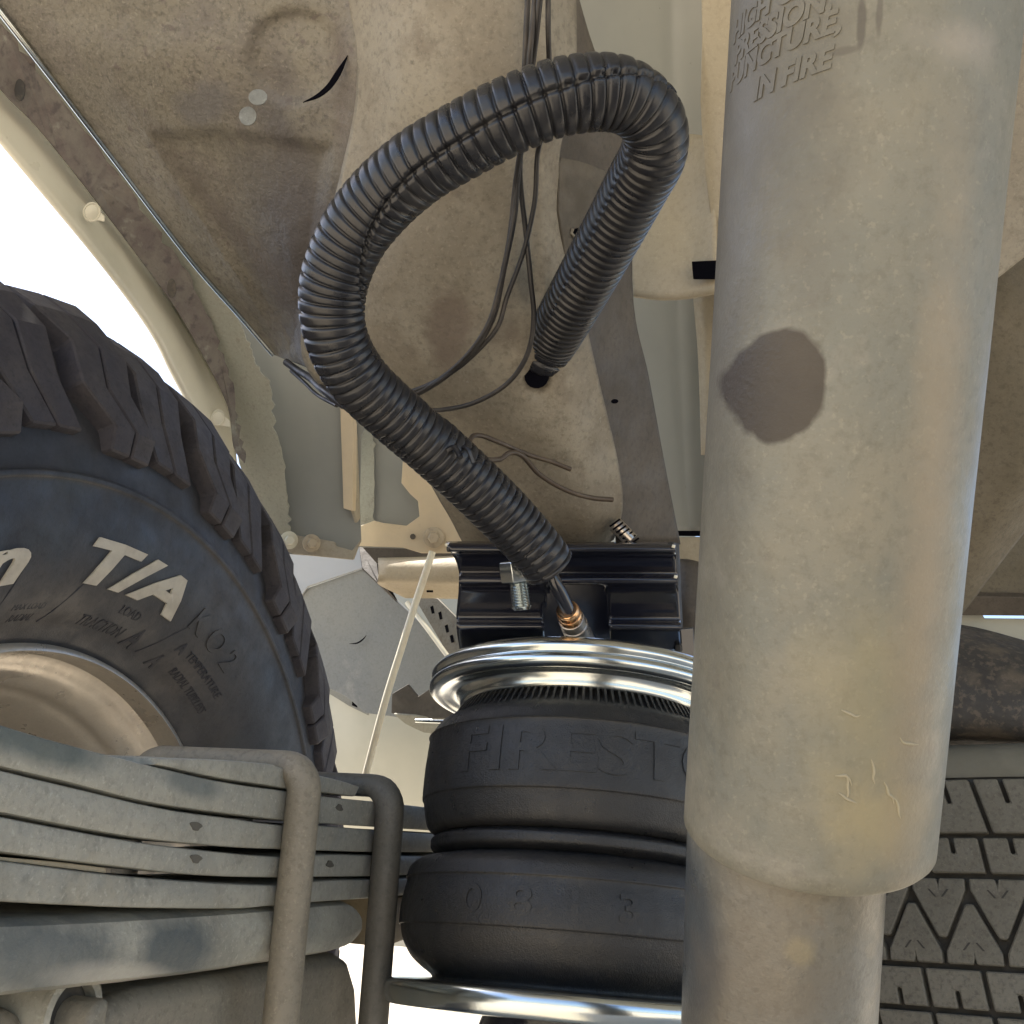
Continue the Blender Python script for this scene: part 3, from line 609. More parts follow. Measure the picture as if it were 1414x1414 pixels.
# ================================================================== LEAF SPRING PACK
LO = CP + (P(400, 1100, .375) - CP) * 1.15
def ON(x, y, back=0.): return raypl(x, y, LO - AX * back, AX)
ls = thing('leaf_spring', 'stack of four pale dusty leaves over one thick lower leaf, clamped by two U bolts', 'leaf spring', loc=ON(300, 1200))
def leaf(name, top, bot, m, width=.064, back=0., rad=.0013, parent=ls, n=10):
    a = cr([(x, y, 0) for x, y in top], n); b = cr([(x, y, 0) for x, y in bot], n)
    a = resamp(a, 60); b = resamp(b, 60); vs_ = []; fs_ = []; K = 10
    for p, q in zip(a, b):
        A_ = ON(p.x, p.y, back); B_ = ON(q.x, q.y, back); u = (B_ - A_).normalized(); w_ = -AX
        r_ = min(rad, (B_ - A_).length * .3)
        w2 = width
        sec = [A_ + u * r_, A_ + u * r_ * .3 + w_ * r_ * .3, A_ + w_ * r_ * 1.1, A_ + w_ * (w2 - r_), A_ + w_ * w2 + u * r_,
               B_ + w_ * w2 - u * r_, B_ + w_ * (w2 - r_), B_ + w_ * r_ * 1.1, B_ - u * r_ * .3 + w_ * r_ * .3, B_ - u * r_]
        for s_ in sec: vs_.append(s_ + AX * .0006 * noise.noise(s_ * 60))
    for i in range(59):
        for k in range(K): fs_.append([i * K + k, i * K + (k + 1) % K, (i + 1) * K + (k + 1) % K, (i + 1) * K + k])
    fs_.append(list(range(K))); fs_.append([59 * K + k for k in range(K)])
    return mk(name, vs_, fs_, m, parent, smooth=35)
leaf('leaf', [(-60, 982), (0, 1000), (66, 1020), (189, 1052), (307, 1079), (395, 1092), (460, 1101), (530, 1108), (600, 1116), (680, 1126)],
     [(-60, 1044), (0, 1059), (88, 1079), (210, 1109), (373, 1131), (440, 1137), (520, 1142), (600, 1147), (680, 1152)], M['leaf'])
leaf('leaf', [(-60, 1048), (0, 1063), (88, 1084), (219, 1115), (320, 1130), (386, 1139), (440, 1140), (520, 1146), (600, 1151), (680, 1155)],
     [(-60, 1108), (0, 1122), (175, 1155), (307, 1169), (390, 1173), (450, 1175), (520, 1177), (600, 1177), (680, 1177)], M['leaf'])
leaf('leaf', [(-60, 1115), (0, 1127), (175, 1160), (300, 1176), (390, 1183), (450, 1180), (520, 1181), (600, 1182), (680, 1182)],
     [(-60, 1168), (0, 1177), (145, 1195), (263, 1208), (377, 1212), (450, 1211), (520, 1210), (600, 1207), (680, 1203)], M['leaf'])
leaf('leaf', [(-60, 1180), (0, 1188), (149, 1207), (280, 1218), (381, 1222), (450, 1216), (520, 1214), (600, 1211), (680, 1207)],
     [(-60, 1238), (0, 1245), (90, 1250), (197, 1254), (325, 1255), (377, 1251), (450, 1245), (520, 1240), (600, 1233), (680, 1228)], M['leaf'])
leaf('overload_leaf', [(-60, 1276), (0, 1272), (131, 1267), (307, 1257), (377, 1252), (440, 1247), (488, 1245), (500, 1262)],
     [(-60, 1389), (0, 1381), (175, 1361), (307, 1344), (368, 1334), (430, 1324), (485, 1312), (500, 1290)], M['overload'], rad=.010)
leaf('top_spacer', [(215, 1047), (300, 1049), (373, 1055), (390, 1060), (460, 1075), (497, 1086)],
     [(215, 1056), (300, 1074), (373, 1085), (395, 1089), (460, 1096), (490, 1100)], M['leaf'], rad=.001, width=.05)
leaf('gap_backing', [(-60, 1176), (0, 1183), (80, 1190), (146, 1198)], [(-60, 1180), (0, 1188), (80, 1198), (146, 1206)], M['creamdusty'], width=.05, back=.003, rad=.0005)  # cream piece added in place of the background showing through the leaf gap
leaf('tail_leaf', [(536, 1240), (570, 1236), (620, 1232), (680, 1228)], [(536, 1308), (570, 1296), (620, 1285), (680, 1272)], M['creamdusty'], width=.055, back=.004, rad=.002)
for (x, y) in [(270, 1141), (468, 1115), (270, 1186), (455, 1193)]:
    c_ = ON(x, y); v = []; k_ = 16
    for k in range(k_): a = 2 * math.pi * k / k_; v.append(c_ + LONG * .0034 * math.cos(a) * (1 + .3 * math.sin(3 * a + x)) + UP * .0015 * math.sin(a) + AX * .0004)
    v += [p - AX * .002 for p in v]
    mk('punched_mark', v, [list(range(k_))] + [[k, (k + 1) % k_, (k + 1) % k_ + k_, k + k_] for k in range(k_)], M['ubolt2'], ls)
# dark stains on the thick leaf and top leaf
def addspots(m, spots):
    t = m.node_tree; N = t.nodes; b = N['Principled BSDF']
    geo = N.new('ShaderNodeNewGeometry'); cur = b.inputs['Base Color'].links[0].from_socket
    for pt, rad, c, nzam, soft, am in spots:
        vs_ = N.new('ShaderNodeVectorMath'); vs_.operation = 'SUBTRACT'; t.links.new(geo.outputs['Position'], vs_.inputs[0]); vs_.inputs[1].default_value = pt
        s = None
        for ax_, r_ in rad:
            dn = N.new('ShaderNodeVectorMath'); dn.operation = 'DOT_PRODUCT'; t.links.new(vs_.outputs[0], dn.inputs[0]); dn.inputs[1].default_value = Vector(ax_) / r_
            q = N.new('ShaderNodeMath'); q.operation = 'MULTIPLY'; t.links.new(dn.outputs['Value'], q.inputs[0]); t.links.new(dn.outputs['Value'], q.inputs[1])
            if s is None: s = q.outputs[0]
            else:
                q2 = N.new('ShaderNodeMath'); q2.operation = 'ADD'; t.links.new(s, q2.inputs[0]); t.links.new(q.outputs[0], q2.inputs[1]); s = q2.outputs[0]
        q = N.new('ShaderNodeMath'); q.operation = 'SQRT'; t.links.new(s, q.inputs[0])
        n = N.new('ShaderNodeTexNoise'); n.inputs['Scale'].default_value = 70; n.inputs['Detail'].default_value = 6; t.links.new(geo.outputs['Position'], n.inputs['Vector'])
        k = N.new('ShaderNodeMath'); k.operation = 'MULTIPLY_ADD'; t.links.new(n.outputs['Fac'], k.inputs[0]); k.inputs[1].default_value = nzam; t.links.new(q.outputs[0], k.inputs[2])
        n = N.new('ShaderNodeMapRange'); n.inputs[1].default_value = 1 + soft + nzam * .5; n.inputs[2].default_value = 1 - soft + nzam * .5; n.inputs[3].default_value = 0; n.inputs[4].default_value = am
        t.links.new(k.outputs[0], n.inputs[0])
        mx = N.new('ShaderNodeMix'); mx.data_type = 'RGBA'; t.links.new(n.outputs[0], mx.inputs[0]); t.links.new(cur, mx.inputs[6]); mx.inputs[7].default_value = rgb(c); cur = mx.outputs[2]
    t.links.new(cur, b.inputs['Base Color'])
BL = (.055, .072, .082)
addspots(M['overload'], [(ON(245, 1312), [(LONG, .022), (UP, .011), (AX, .05)], BL, 1.0, .35, .85), (ON(70, 1325), [(LONG, .035), (UP, .011), (AX, .05)], BL, 1.2, .4, .7),
                         (ON(170, 1350), [(LONG, .03), (UP, .004), (AX, .05)], (.42, .40, .35), .8, .4, .6)])
addspots(M['leaf'], [(ON(45, 1018), [(LONG, .030), (UP, .006), (AX, .05)], (.09, .11, .105), 1.0, .4, .85), (ON(270, 1083), [(LONG, .018), (UP, .004), (AX, .05)], (.12, .14, .14), 1.0, .4, .7),
                     (ON(515, 1145), [(LONG, .005), (UP, .03), (AX, .05)], (.09, .09, .09), .5, .4, .6)])
# axle seat beneath
ax_ = thing('axle_seat', 'sandy grey cast axle seat under the thick lower leaf', 'axle', loc=ON(300, 1400))
def inplane(name, pts, th, m, parent, back=0., bevel=.002, seg=3):
    v = [ON(x, y, back) for x, y in pts]; n = len(v); vv = v + [p - AX * th for p in v]
    return mk(name, vv, [list(range(n)), list(range(2 * n - 1, n - 1, -1))] + [[i, i + n, (i + 1) % n + n, (i + 1) % n] for i in range(n)], m, parent, bevel=bevel, seg=seg)
inplane('axle_casting', [(112, 1560), (118, 1440), (130, 1398), (150, 1380), (200, 1366), (340, 1342), (420, 1325), (470, 1316), (486, 1326), (496, 1360), (500, 1440), (505, 1560)], .09, M['axle'], ax_, .012, .010, 4)
inplane('seat_flange', [(118, 1560), (122, 1420), (135, 1388), (158, 1376), (152, 1400), (146, 1450), (142, 1560)], .02, M['axle'], ax_, .004, .003)
hb = thing('shackle_end', 'dark rubber bushing in a pale ring at the bottom left corner', 'bushing', frame=frame_from(ON(80, 1400, .02), AX, UP))
lathe('bushing_ring', [(-.02, .010), (.006, .0105), (.007, .012), (.006, .0135), (-.02, .014)], M['leaf'], hb, 48, closed=True)
lathe('rubber_core', [(-.02, .001), (.002, .001), (.003, .008), (.002, .0102), (-.02, .0102)], M['groove'], hb, 48)
pb = thing('lower_casting', 'dark sandy casting under the spring at the bottom left corner', 'casting', loc=ON(30, 1430, .03))
inplane('casting_body', [(-120, 1560), (-120, 1400), (-40, 1392), (30, 1394), (62, 1412), (80, 1440), (110, 1480), (112, 1560)], .06, M['ubolt'], pb, .02, .008, 3)

# ------------------------------------------------------------------ U bolts
def ubolt(label, leg, mm, r, barw):
    c0 = ON(*leg[0], -r * 1.02); base = thing('u_bolt', label, 'U bolt', loc=ON(*leg[-1], -r), group='U bolts clamping the leaf spring')
    dn = [ON(x, y, -r * 1.02) for x, y in leg]
    dirl = (dn[-1] - dn[0]).normalized(); span = -AX * barw
    rc = .012
    top = dn[0]
    path = [dn[-1]] + [top.lerp(dn[-1], k) for k in (.75, .5, .25)]
    path.append(top + dirl * rc)
    for k in range(1, 8):
        t = k / 8 * math.pi / 2; path.append(top + dirl * rc * (1 - math.sin(t)) + (-AX) * rc * (1 - math.cos(t)))
    path.append(top - AX * rc); 
    for k in (.25, .5, .75): path.append((top - AX * rc).lerp(top + span + AX * rc, k))
    path.append(top + span + AX * rc)
    for k in range(1, 8):
        t = k / 8 * math.pi / 2; path.append(top + span + dirl * rc * (1 - math.cos(t)) + AX * rc * (1 - math.sin(t)))
    path.append(top + span + dirl * rc); path.append(top + span + dirl * .12)
    tube('rod_bend', path, r, mm, base, 28, rfun=lambda t: 1 - .22 * (1 / (1 + math.exp(-(t - .40) * 40))))
    return base
ubolt('dusty tan U bolt on the left, nearer of the two clamping the leaf spring', [(424, 1056), (412, 1180), (398, 1300), (380, 1480)], M['ubolt'], .0071, .082)
ubolt('darker grey U bolt on the right, next to the rubber bellows', [(541, 1086), (532, 1200), (523, 1310), (510, 1480)], M['ubolt2'], .0071, .082)

# ================================================================== RAIL AND UNDERBODY
rl = thing('frame_rail', 'tan dusty frame rail with rounded lower end, seen through the loom loop', 'frame rail', loc=P(740, 400, .5))
grid('rail_bottom', [
    [(470, -50, .47), (540, -50, .44), (640, -50, .425), (730, -50, .43), (795, -50, .455)],
    [(492, 110, .475), (560, 110, .45), (660, 110, .438), (745, 110, .445), (795, 110, .465)],
    [(470, 240, .495), (560, 240, .47), (660, 240, .46), (735, 240, .468), (772, 235, .485)],
    [(430, 390, .525), (540, 390, .495), (650, 390, .485), (745, 400, .488), (800, 400, .505)],
    [(425, 512, .56), (535, 515, .525), (650, 520, .51), (760, 520, .508), (826, 520, .527)],
    [(560, 625, .575), (630, 635, .55), (710, 640, .537), (795, 640, .532), (853, 635, .55)],
    [(612, 700, .585), (670, 705, .563), (740, 712, .552), (810, 715, .546), (860, 700, .556)],
    [(640, 752, .60), (700, 768, .585), (762, 770, .575), (815, 766, .57), (848, 745, .58)]], 10, 14, .0035, M['rail'], rl, amp=.0012, nsc=28,
    disp=lambda x, y: .012 * math.exp(-((x - 742) ** 2 + (y - 522) ** 2) / 160.) + .004 * math.exp(-((x - 735) / 14.) ** 2) * (1 if y < 420 else 0))
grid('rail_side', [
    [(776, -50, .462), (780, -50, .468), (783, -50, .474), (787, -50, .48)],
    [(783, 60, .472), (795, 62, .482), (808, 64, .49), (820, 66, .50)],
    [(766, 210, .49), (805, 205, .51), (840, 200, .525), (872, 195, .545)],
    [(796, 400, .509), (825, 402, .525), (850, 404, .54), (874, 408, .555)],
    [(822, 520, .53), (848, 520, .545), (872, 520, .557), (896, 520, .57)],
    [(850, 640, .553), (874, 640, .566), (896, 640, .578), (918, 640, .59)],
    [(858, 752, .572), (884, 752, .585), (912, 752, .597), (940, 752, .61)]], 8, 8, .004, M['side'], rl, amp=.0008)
plate('recess_panel', [(771, 226, .485), (776, 216, .484), (800, 222, .494), (843, 237, .505), (848, 246, .507), (846, 270, .506), (832, 310, .506), (812, 352, .506), (797, 378, .5), (780, 350, .494), (771, 290, .487)], .002, 'recess', rl, bevel=.0012)
rim_ = cr([P(772, 300, .484), P(770, 224, .481), P(779, 214, .482), P(802, 221, .491), P(846, 236, .503), P(851, 250, .504), P(847, 280, .503)], 6)
v = []
def disc(name, x, y, d, rx, ry, m, parent, n=18, dirn=None, th=.0015):
    plate(name, [(x + rx * math.cos(2 * math.pi * k / n), y + ry * math.sin(2 * math.pi * k / n), d) for k in range(n)], th, m, parent, bevel=0)
disc('drain_hole', 798, 320, .4945, 7, 5, 'darkvoid', rl)
disc('drain_hole', 849, 554, .537, 5, 3, 'darkvoid', rl)
tube('hole_rim', [P(791, 316, .494), P(789, 322, .494), P(795, 328, .494), P(803, 327, .494)], .0008, M['rail'], rl, 6)
disc('loom_hole', 741, 519, .508, 17, 17, 'darkvoid', rl)
tube('end_stud', [P(850, 724, .555), P(872, 746, .553)], .0042, M['steel'], rl, 16, rfun=lambda t: 1)
for k in range(7):
    t = k / 6; a = P(848 + 26 * t - 6, 722 + 26 * t + 5, .550); b = P(848 + 26 * t + 8, 722 + 26 * t - 5, .550)
    tube('stud_thread', [a, b], .0005, M['darkvoid'], rl, 6)

# upper left underbody
ub = thing('underbody_panel', 'speckled grey tan pressed underbody panel in the upper left with a crescent slit', 'body panel', loc=P(250, 200, .52))
TRI = [(215, 188), (300, 183), (455, 205), (440, 300), (412, 478), (400, 482)]
def sdpoly(x, y, poly):
    d = 1e9; ins = False; n = len(poly)
    for i in range(n):
        x0, y0 = poly[i]; x1, y1 = poly[(i + 1) % n]; ex, ey = x1 - x0, y1 - y0
        t = max(0, min(1, ((x - x0) * ex + (y - y0) * ey) / (ex * ex + ey * ey))); d = min(d, math.hypot(x - x0 - t * ex, y - y0 - t * ey))
        if (y0 > y) != (y1 > y) and x < (x1 - x0) * (y - y0) / (y1 - y0) + x0: ins = not ins
    return d if ins else -d
def ubd(x, y):
    s = sdpoly(x, y, TRI); s = max(-1, min(1, s / 8)); e = .0048 * (s * .5 + .5)
    r = math.hypot(x - 408, y - 78); e += .004 * (1 - 1 / (1 + math.exp(-(r - 62) / 4)))
    e += -.005 * math.exp(-((x - 492) / 22.) ** 2) * (1 if y < 300 else math.exp(-((y - 300) / 60.) ** 2))
    return e
grid('panel_sheet', [
    [(-70, -62, .50), (60, -55, .495), (200, -50, .48), (350, -50, .47), (500, -50, .47)],
    [(0, 15, .515), (110, 20, .505), (230, 20, .49), (370, 20, .478), (505, 20, .475)],
    [(60, 95, .535), (160, 92, .515), (270, 92, .50), (400, 92, .485), (512, 110, .478)],
    [(150, 215, .575), (230, 215, .55), (320, 215, .53), (410, 220, .51), (500, 240, .50)],
    [(265, 363, .62), (310, 358, .595), (355, 352, .572), (405, 345, .545), (460, 350, .535)],
    [(335, 443, .645), (362, 443, .63), (387, 440, .61), (412, 436, .59), (445, 430, .57)],
    [(372, 488, .66), (388, 494, .65), (404, 500, .635), (420, 506, .62), (440, 515, .60)]], 22, 26, .003, M['under'], ub, disp=ubd, amp=.0016, nsc=22)
tube('bright_edge', cr([P(-60, -62, .497), P(0, 16, .512), P(60, 93, .532), P(150, 210, .572), P(265, 360, .617), P(335, 440, .642), P(378, 490, .655)], 10), .0017, M['zinc'], ub, 10)
_o = cr([(418, 141, .4765), (440, 134, .4755), (458, 120, .4745), (471, 100, .474), (480, 76, .4735)], 5); _i = cr([(418, 141, .4765), (437, 130, .4755), (452, 116, .4745), (464, 98, .474), (480, 76, .4735)], 5)
plate('crescent_slit', [tuple(p) for p in _o] + [tuple(p) for p in _i[::-1]][1:-1], .001, 'darkvoid', ub, bevel=0)
for (x, y, a, b) in [(356, 134, 13, 11), (342, 160, 12, 13)]:
    disc('sealant_dot', x, y, .4835 if x > 350 else .4905, a, b, 'dot', ub, th=.0006)
# round black wire stub under the panel
def wire(name, pts, r, m, label, n=8, grp=None):
    b = thing(name, label, 'wire', loc=P(*pts[0]), group=grp)
    tube('wire_strand', cr([P(*p) for p in pts], n), r, m, b, 8); return b
wire('black_wire', [(395, 500, .62), (412, 512, .61), (430, 523, .59), (446, 538, .56), (475, 560, .54)], .0022, M['wire'], 'thick black wire stub leaving the underbody panel edge and passing behind the loom')
wire('black_wire', [(402, 512, .615), (420, 528, .60), (438, 545, .58), (465, 560, .55)], .0011, M['wire'], 'thin dark wire just under the thick black stub at the panel edge')
wire('black_wire', [(748, -30, .40), (741, 40, .41), (735, 90, .42), (724, 180, .43), (716, 230, .445), (710, 300, .455), (696, 370, .465), (682, 435, .475), (656, 482, .482), (618, 518, .492), (575, 545, .505), (540, 555, .51)], .0013, M['wire'], 'black wire of the left hand bundle, sweeping left behind the loom below its loop')
wire('black_wire', [(741, -30, .405), (733, 60, .41), (722, 180, .43), (712, 250, .448), (703, 330, .46), (690, 395, .468), (672, 452, .476), (636, 500, .486), (590, 535, .50), (560, 548, .505)], .0011, M['wire'], 'thinner black wire running beside the left hand bundle wire')
wire('black_wire', [(757, -30, .405), (757, 40, .41), (758, 110, .425), (750, 180, .435), (742, 215, .445), (738, 280, .455), (722, 350, .465), (700, 410, .472), (688, 450, .476), (664, 480, .482), (630, 510, .49), (590, 532, .5), (555, 545, .505)], .0011, M['wire'], 'black wire with a double bend that crosses the others inside the loop')
wire('black_wire', [(730, -30, .41), (726, 60, .415), (722, 160, .43), (718, 240, .45), (726, 320, .462), (733, 390, .47), (737, 440, .478), (728, 490, .486), (700, 530, .495), (655, 556, .503), (610, 566, .508), (570, 566, .512)], .0012, M['wire'], 'black wire dropping past the loom hole and curving left along the tan rail')
wire('brown_wire', [(640, 660, .46), (645, 630, .462), (650, 606, .468), (662, 601, .475), (690, 611, .485), (730, 628, .505), (760, 637, .508), (788, 648, .512)], .0012, M['brownwire'], 'short brown wire with a hooked start ending at the right on the tan rail')
wire('brown_wire', [(648, 625, .465), (668, 634, .475), (690, 634, .485), (705, 625, .49), (722, 630, .497), (745, 655, .508), (780, 676, .515), (815, 687, .522), (846, 690, .527)], .0013, M['brownwire'], 'longer brown wire ending lowest on the tan rail near its rounded corner')

# ================================================================== AIR SPRING
SPC = CP + D(.0387, -.0954, .5544)
sax = D(.078, .908, .411).normalized()
afr = frame_from(SPC, sax, CP - SPC)
asp = thing('air_spring', 'black double convoluted rubber air spring bellows with a zinc plated top plate', 'air spring', frame=afr)
tp = [(.006, .001), (.006, .052), (.0058, .060), (.0055, .070), (.0048, .0765), (.0032, .0800), (.0012, .0818), (-.0008, .0824), (-.0024, .0818), (-.0036, .0812), (-.0048, .0820), (-.0066, .0828), (-.0086, .0824), (-.0100, .0806), (-.0104, .0775), (-.0092, .0740), (-.0086, .0705), (-.0096, .0675), (-.0125, .0660), (-.0152, .0656), (-.0166, .0642), (-.0155, .0625), (-.012, .0612)]
tpp = [(p.x, p.y) for p in cr([(a, b, 0) for a, b in tp], 4)]
lathe('top_plate', tpp, M['zinc'], asp, 160, sm=60)
bel = [(-.006, .058), (-.014, .0600), (-.019, .0625), (-.0225, .0675), (-.027, .0745), (-.0335, .0788), (-.0345, .0798), (-.0362, .0793), (-.050, .0800), (-.060, .0800), (-.0655, .0798), (-.0668, .0790), (-.0735, .0775), (-.0790, .0755), (-.0815, .0715), (-.082, .066)]
bel2 = [(-.0905, .066), (-.0925, .070), (-.0938, .0765), (-.0975, .0815), (-.1020, .0832), (-.1036, .0835), (-.1046, .0829), (-.115, .0845), (-.124, .0845), (-.1252, .0836), (-.131, .0820), (-.138, .0775), (-.1425, .072), (-.146, .0665), (-.149, .066)]
def sm_(l, n=4): return [(p.x, p.y) for p in cr([(a, b, 0) for a, b in l], n)]
bl = lathe('upper_bellows', sm_(bel), M['rubber'], asp, 200, sm=80)
b2 = lathe('lower_bellows', sm_(bel2), M['rubber'], asp, 200, sm=80)
lathe('girdle_hoop', sm_([(-.080, .064), (-.0815, .0685), (-.084, .0728), (-.0865, .0732), (-.089, .0726), (-.0915, .0685), (-.0925, .064)]), M['rubber'], asp, 160, sm=60)
# moulded cooling ribs under the plate
ribme = bpy.data.meshes.new('moulded_rib')
_rv = [(.0595, -.0006, -.0125), (.0595, .0006, -.0125), (.0605, -.0006, -.010), (.0605, .0006, -.010), (.0695, -.0006, -.0238), (.0695, .0006, -.0238), (.066, -.0006, -.0185), (.066, .0006, -.0185)]
ribme.from_pydata(_rv, [], [[0, 1, 5, 4], [2, 6, 7, 3], [4, 5, 7, 6], [0, 2, 3, 1], [0, 4, 6, 2], [1, 3, 7, 5]]); ribme.materials.append(M['rubber'])
for k in range(120):
    o = bpy.data.objects.new('moulded_rib', ribme); col.objects.link(o); o.parent = asp; o.rotation_euler = (0, 0, 2 * math.pi * k / 120)
# lower bead plate
bp = [(-.1465, .060), (-.1475, .072), (-.1480, .083), (-.1495, .0870), (-.1530, .0882), (-.1575, .0870), (-.1595, .083), (-.1595, .06), (-.1595, .001)]
lathe('bottom_plate', sm_(bp, 3), M['zinc'], asp, 160, sm=50)
lathe('base_post', [(-.16, .040), (-.165, .042), (-.24, .042), (-.24, .001)], M['black'], asp, 48)
# moulded letters
def cyl_text(s, size, ax0, ang, rbase, parent, m, name, h=.0006, bold=0., width=1.0, tilt=0.):
    vs_, fs_ = text_geo(s, size, h, 0, bold, 1); out = []
    for v in vs_:
        th_ = ang + v.x * width / rbase(ax0); z_ = ax0 + v.y + v.x * tilt; r_ = rbase(z_) + v.z
        out.append((r_ * math.cos(th_), r_ * math.sin(th_), z_))
    return mk(name, out, fs_, m, parent, world=False)
def rb_of(pp):
    def f(z):
        for i in range(len(pp) - 1):
            a, b = pp[i], pp[i + 1]
            if min(a[0], b[0]) <= z <= max(a[0], b[0]) and a[0] != b[0]: return a[1] + (b[1] - a[1]) * (z - a[0]) / (b[0] - a[0])
        return pp[0][1]
    return f
rb1 = rb_of([(-.035, .0790), (-.05, .0800), (-.06, .0800), (-.066, .0792)]); rb2 = rb_of([(-.104, .0832), (-.115, .0845), (-.125, .0840)])
cyl_text('FIRESTONE', .0285, -.0495, .42, rb1, asp, M['rubber'], 'moulded_letters', .0006, .0006, 1.37)
cyl_text('0  8  1  3', .0165, -.1150, -.13, rb2, asp, M['rubber'], 'moulded_letters', .0006, .0003, 1.35)

# bracket over the bellows
br = thing('mounting_bracket', 'gloss black pressed steel bracket on the rail end, above the plated disc', 'bracket', loc=P(780, 820, .53))
DX = .53
def bdep(y):
    pts = [(748, .545), (753, .520), (760, .518), (766, .528), (792, .534), (797, .522), (804, .521), (812, .530), (855, .536), (861, .523), (868, .522), (876, .528), (905, .55)]
    for i in range(len(pts) - 1):
        if pts[i][0] <= y <= pts[i + 1][0]:
            t = (y - pts[i][0]) / (pts[i + 1][0] - pts[i][0]); return pts[i][1] + (pts[i + 1][1] - pts[i][1]) * t
    return .545
def lefte(y):
    q = [(748, 616), (760, 620), (775, 630), (792, 634), (820, 633), (850, 630), (875, 631), (905, 636)]
    for i in range(len(q) - 1):
        if q[i][0] <= y <= q[i + 1][0]: return q[i][1] + (q[i + 1][1] - q[i][1]) * (y - q[i][0]) / (q[i + 1][0] - q[i][0])
    return 632
def righte(y): return 932 + (y - 748) * .07
ys = [748, 750, 753, 756, 760, 763, 766, 772, 780, 788, 792, 794.5, 797, 800, 804, 808, 812, 820, 830, 840, 850, 855, 858, 861, 864, 868, 872, 876, 884, 895, 905]
def arch(x, y):
    if y < 806: return False
    top = 806; l, r_ = 752, 842
    cx_ = 800
    if y < 836:
        hw = 30 + 14 * math.sin(min(1, (y - top) / 30) * math.pi / 2)
        return abs(x - 797) < hw
    return l < x < r_
vs = []; fs = []; idx = {}
NXB = 72
for i, y in enumerate(ys):
    for j in range(NXB + 1):
        x = lefte(y) + (righte(y) - lefte(y)) * j / NXB; idx[i, j] = len(vs); vs.append(P(x, y + (x - 780) * .004, bdep(y) + .00005 * (x - 780) * .2))
for i in range(len(ys) - 1):
    for j in range(NXB):
        y = (ys[i] + ys[i + 1]) / 2; x = lefte(y) + (righte(y) - lefte(y)) * (j + .5) / NXB
        if not arch(x, y): fs.append([idx[i, j], idx[i, j + 1], idx[i + 1, j + 1], idx[i + 1, j]])
o = mk('bracket_sheet', vs, fs, 'black', br, smooth=True)
c = o.data.polygons[40]; nn = c.normal
if nn.dot(CP - (ROOT[br.name] @ c.center)) < 0: o.data.flip_normals()
s = o.modifiers.new('s', 'SOLIDIFY'); s.thickness = .004; s.offset = -1
plate('back_wall', [(640, 770, .60), (930, 770, .60), (935, 930, .60), (640, 930, .60)], .003, 'black', br)
plate('side_wall', [(930, 748, .535), (938, 750, .56), (945, 905, .57), (941, 905, .54)], .003, 'groove', br)
plate('end_tab', [(936, 868, .545), (958, 866, .55), (962, 925, .55), (938, 925, .545)], .004, 'black', br)
for (x, y) in [(931, 754), (934, 796), (618, 752)]:
    tube('chipped_corner', [P(x - 3, y, .5195), P(x + 1, y + 1, .5195)], .0009, M['cream'], br, 8)
nb = thing('mounting_stud', 'zinc threaded stud with its nut, on the black bracket left of the loom end', 'bolt', frame=frame_from(P(721, 842, .487), (P(713, 780, .487) - P(721, 842, .487)), CP - P(721, 842, .487)))
pr = [(0, .0001), (0, .0038), (.0012, .0046)]
z = .0012
while z < .020: pr += [(z + .0005, .0051), (z + .0012, .0040)]; z += .0014
pr += [(.0205, .0045), (.0205, .0001)]
lathe('threaded_stud', pr, M['zinc'], nb, 32, sm=25)
hv = []; hf = []
for k in range(6):
    a = 2 * math.pi * k / 6 + .75
    for z_, r_ in ((.0135, .0078), (.0145, .0084), (.0225, .0084), (.0235, .0078)): hv.append((r_ * math.cos(a), r_ * math.sin(a), z_))
for k in range(6):
    for j in range(3): hf.append([k * 4 + j, ((k + 1) % 6) * 4 + j, ((k + 1) % 6) * 4 + j + 1, k * 4 + j + 1])
hf += [[k * 4 for k in range(6)][::-1], [k * 4 + 3 for k in range(6)]]
mk('nut', hv, hf, 'zinc', nb, world=False, bevel=.0004)
# fitting with air line
ft0 = P(783, 842, .487); ft1 = P(806, 892, .515)
ft = thing('air_fitting', 'small brass push fitting with grimy body standing on the plated disc inside the bracket arch', 'fitting', frame=frame_from(ft0, ft1 - ft0, CP - ft0))
L_ = (ft1 - ft0).length
lathe('collar', sm_([(.000, .0030), (-.0005, .0048), (.001, .0056), (.0035, .0057), (.004, .0052), (.0045, .0058), (.0075, .0060), (.008, .0056)], 3), M['brass'], ft, 40, sm=40)
lathe('fitting_body', [(.008, .0050), (.0085, .0062), (.0135, .0064), (.014, .0058), (.0145, .0066), (L_ + .006, .0068), (L_ + .006, .0001)], M['steel'], ft, 40, sm=40)
al = thing('air_line', 'short shiny black air line between the loom end and the brass fitting', 'air line', loc=ft0)
tube('line', cr([P(752, 772, .485), P(764, 800, .482), P(775, 822, .484), P(786, 846, .488)], 8), .0034, M['black'], al, 16)

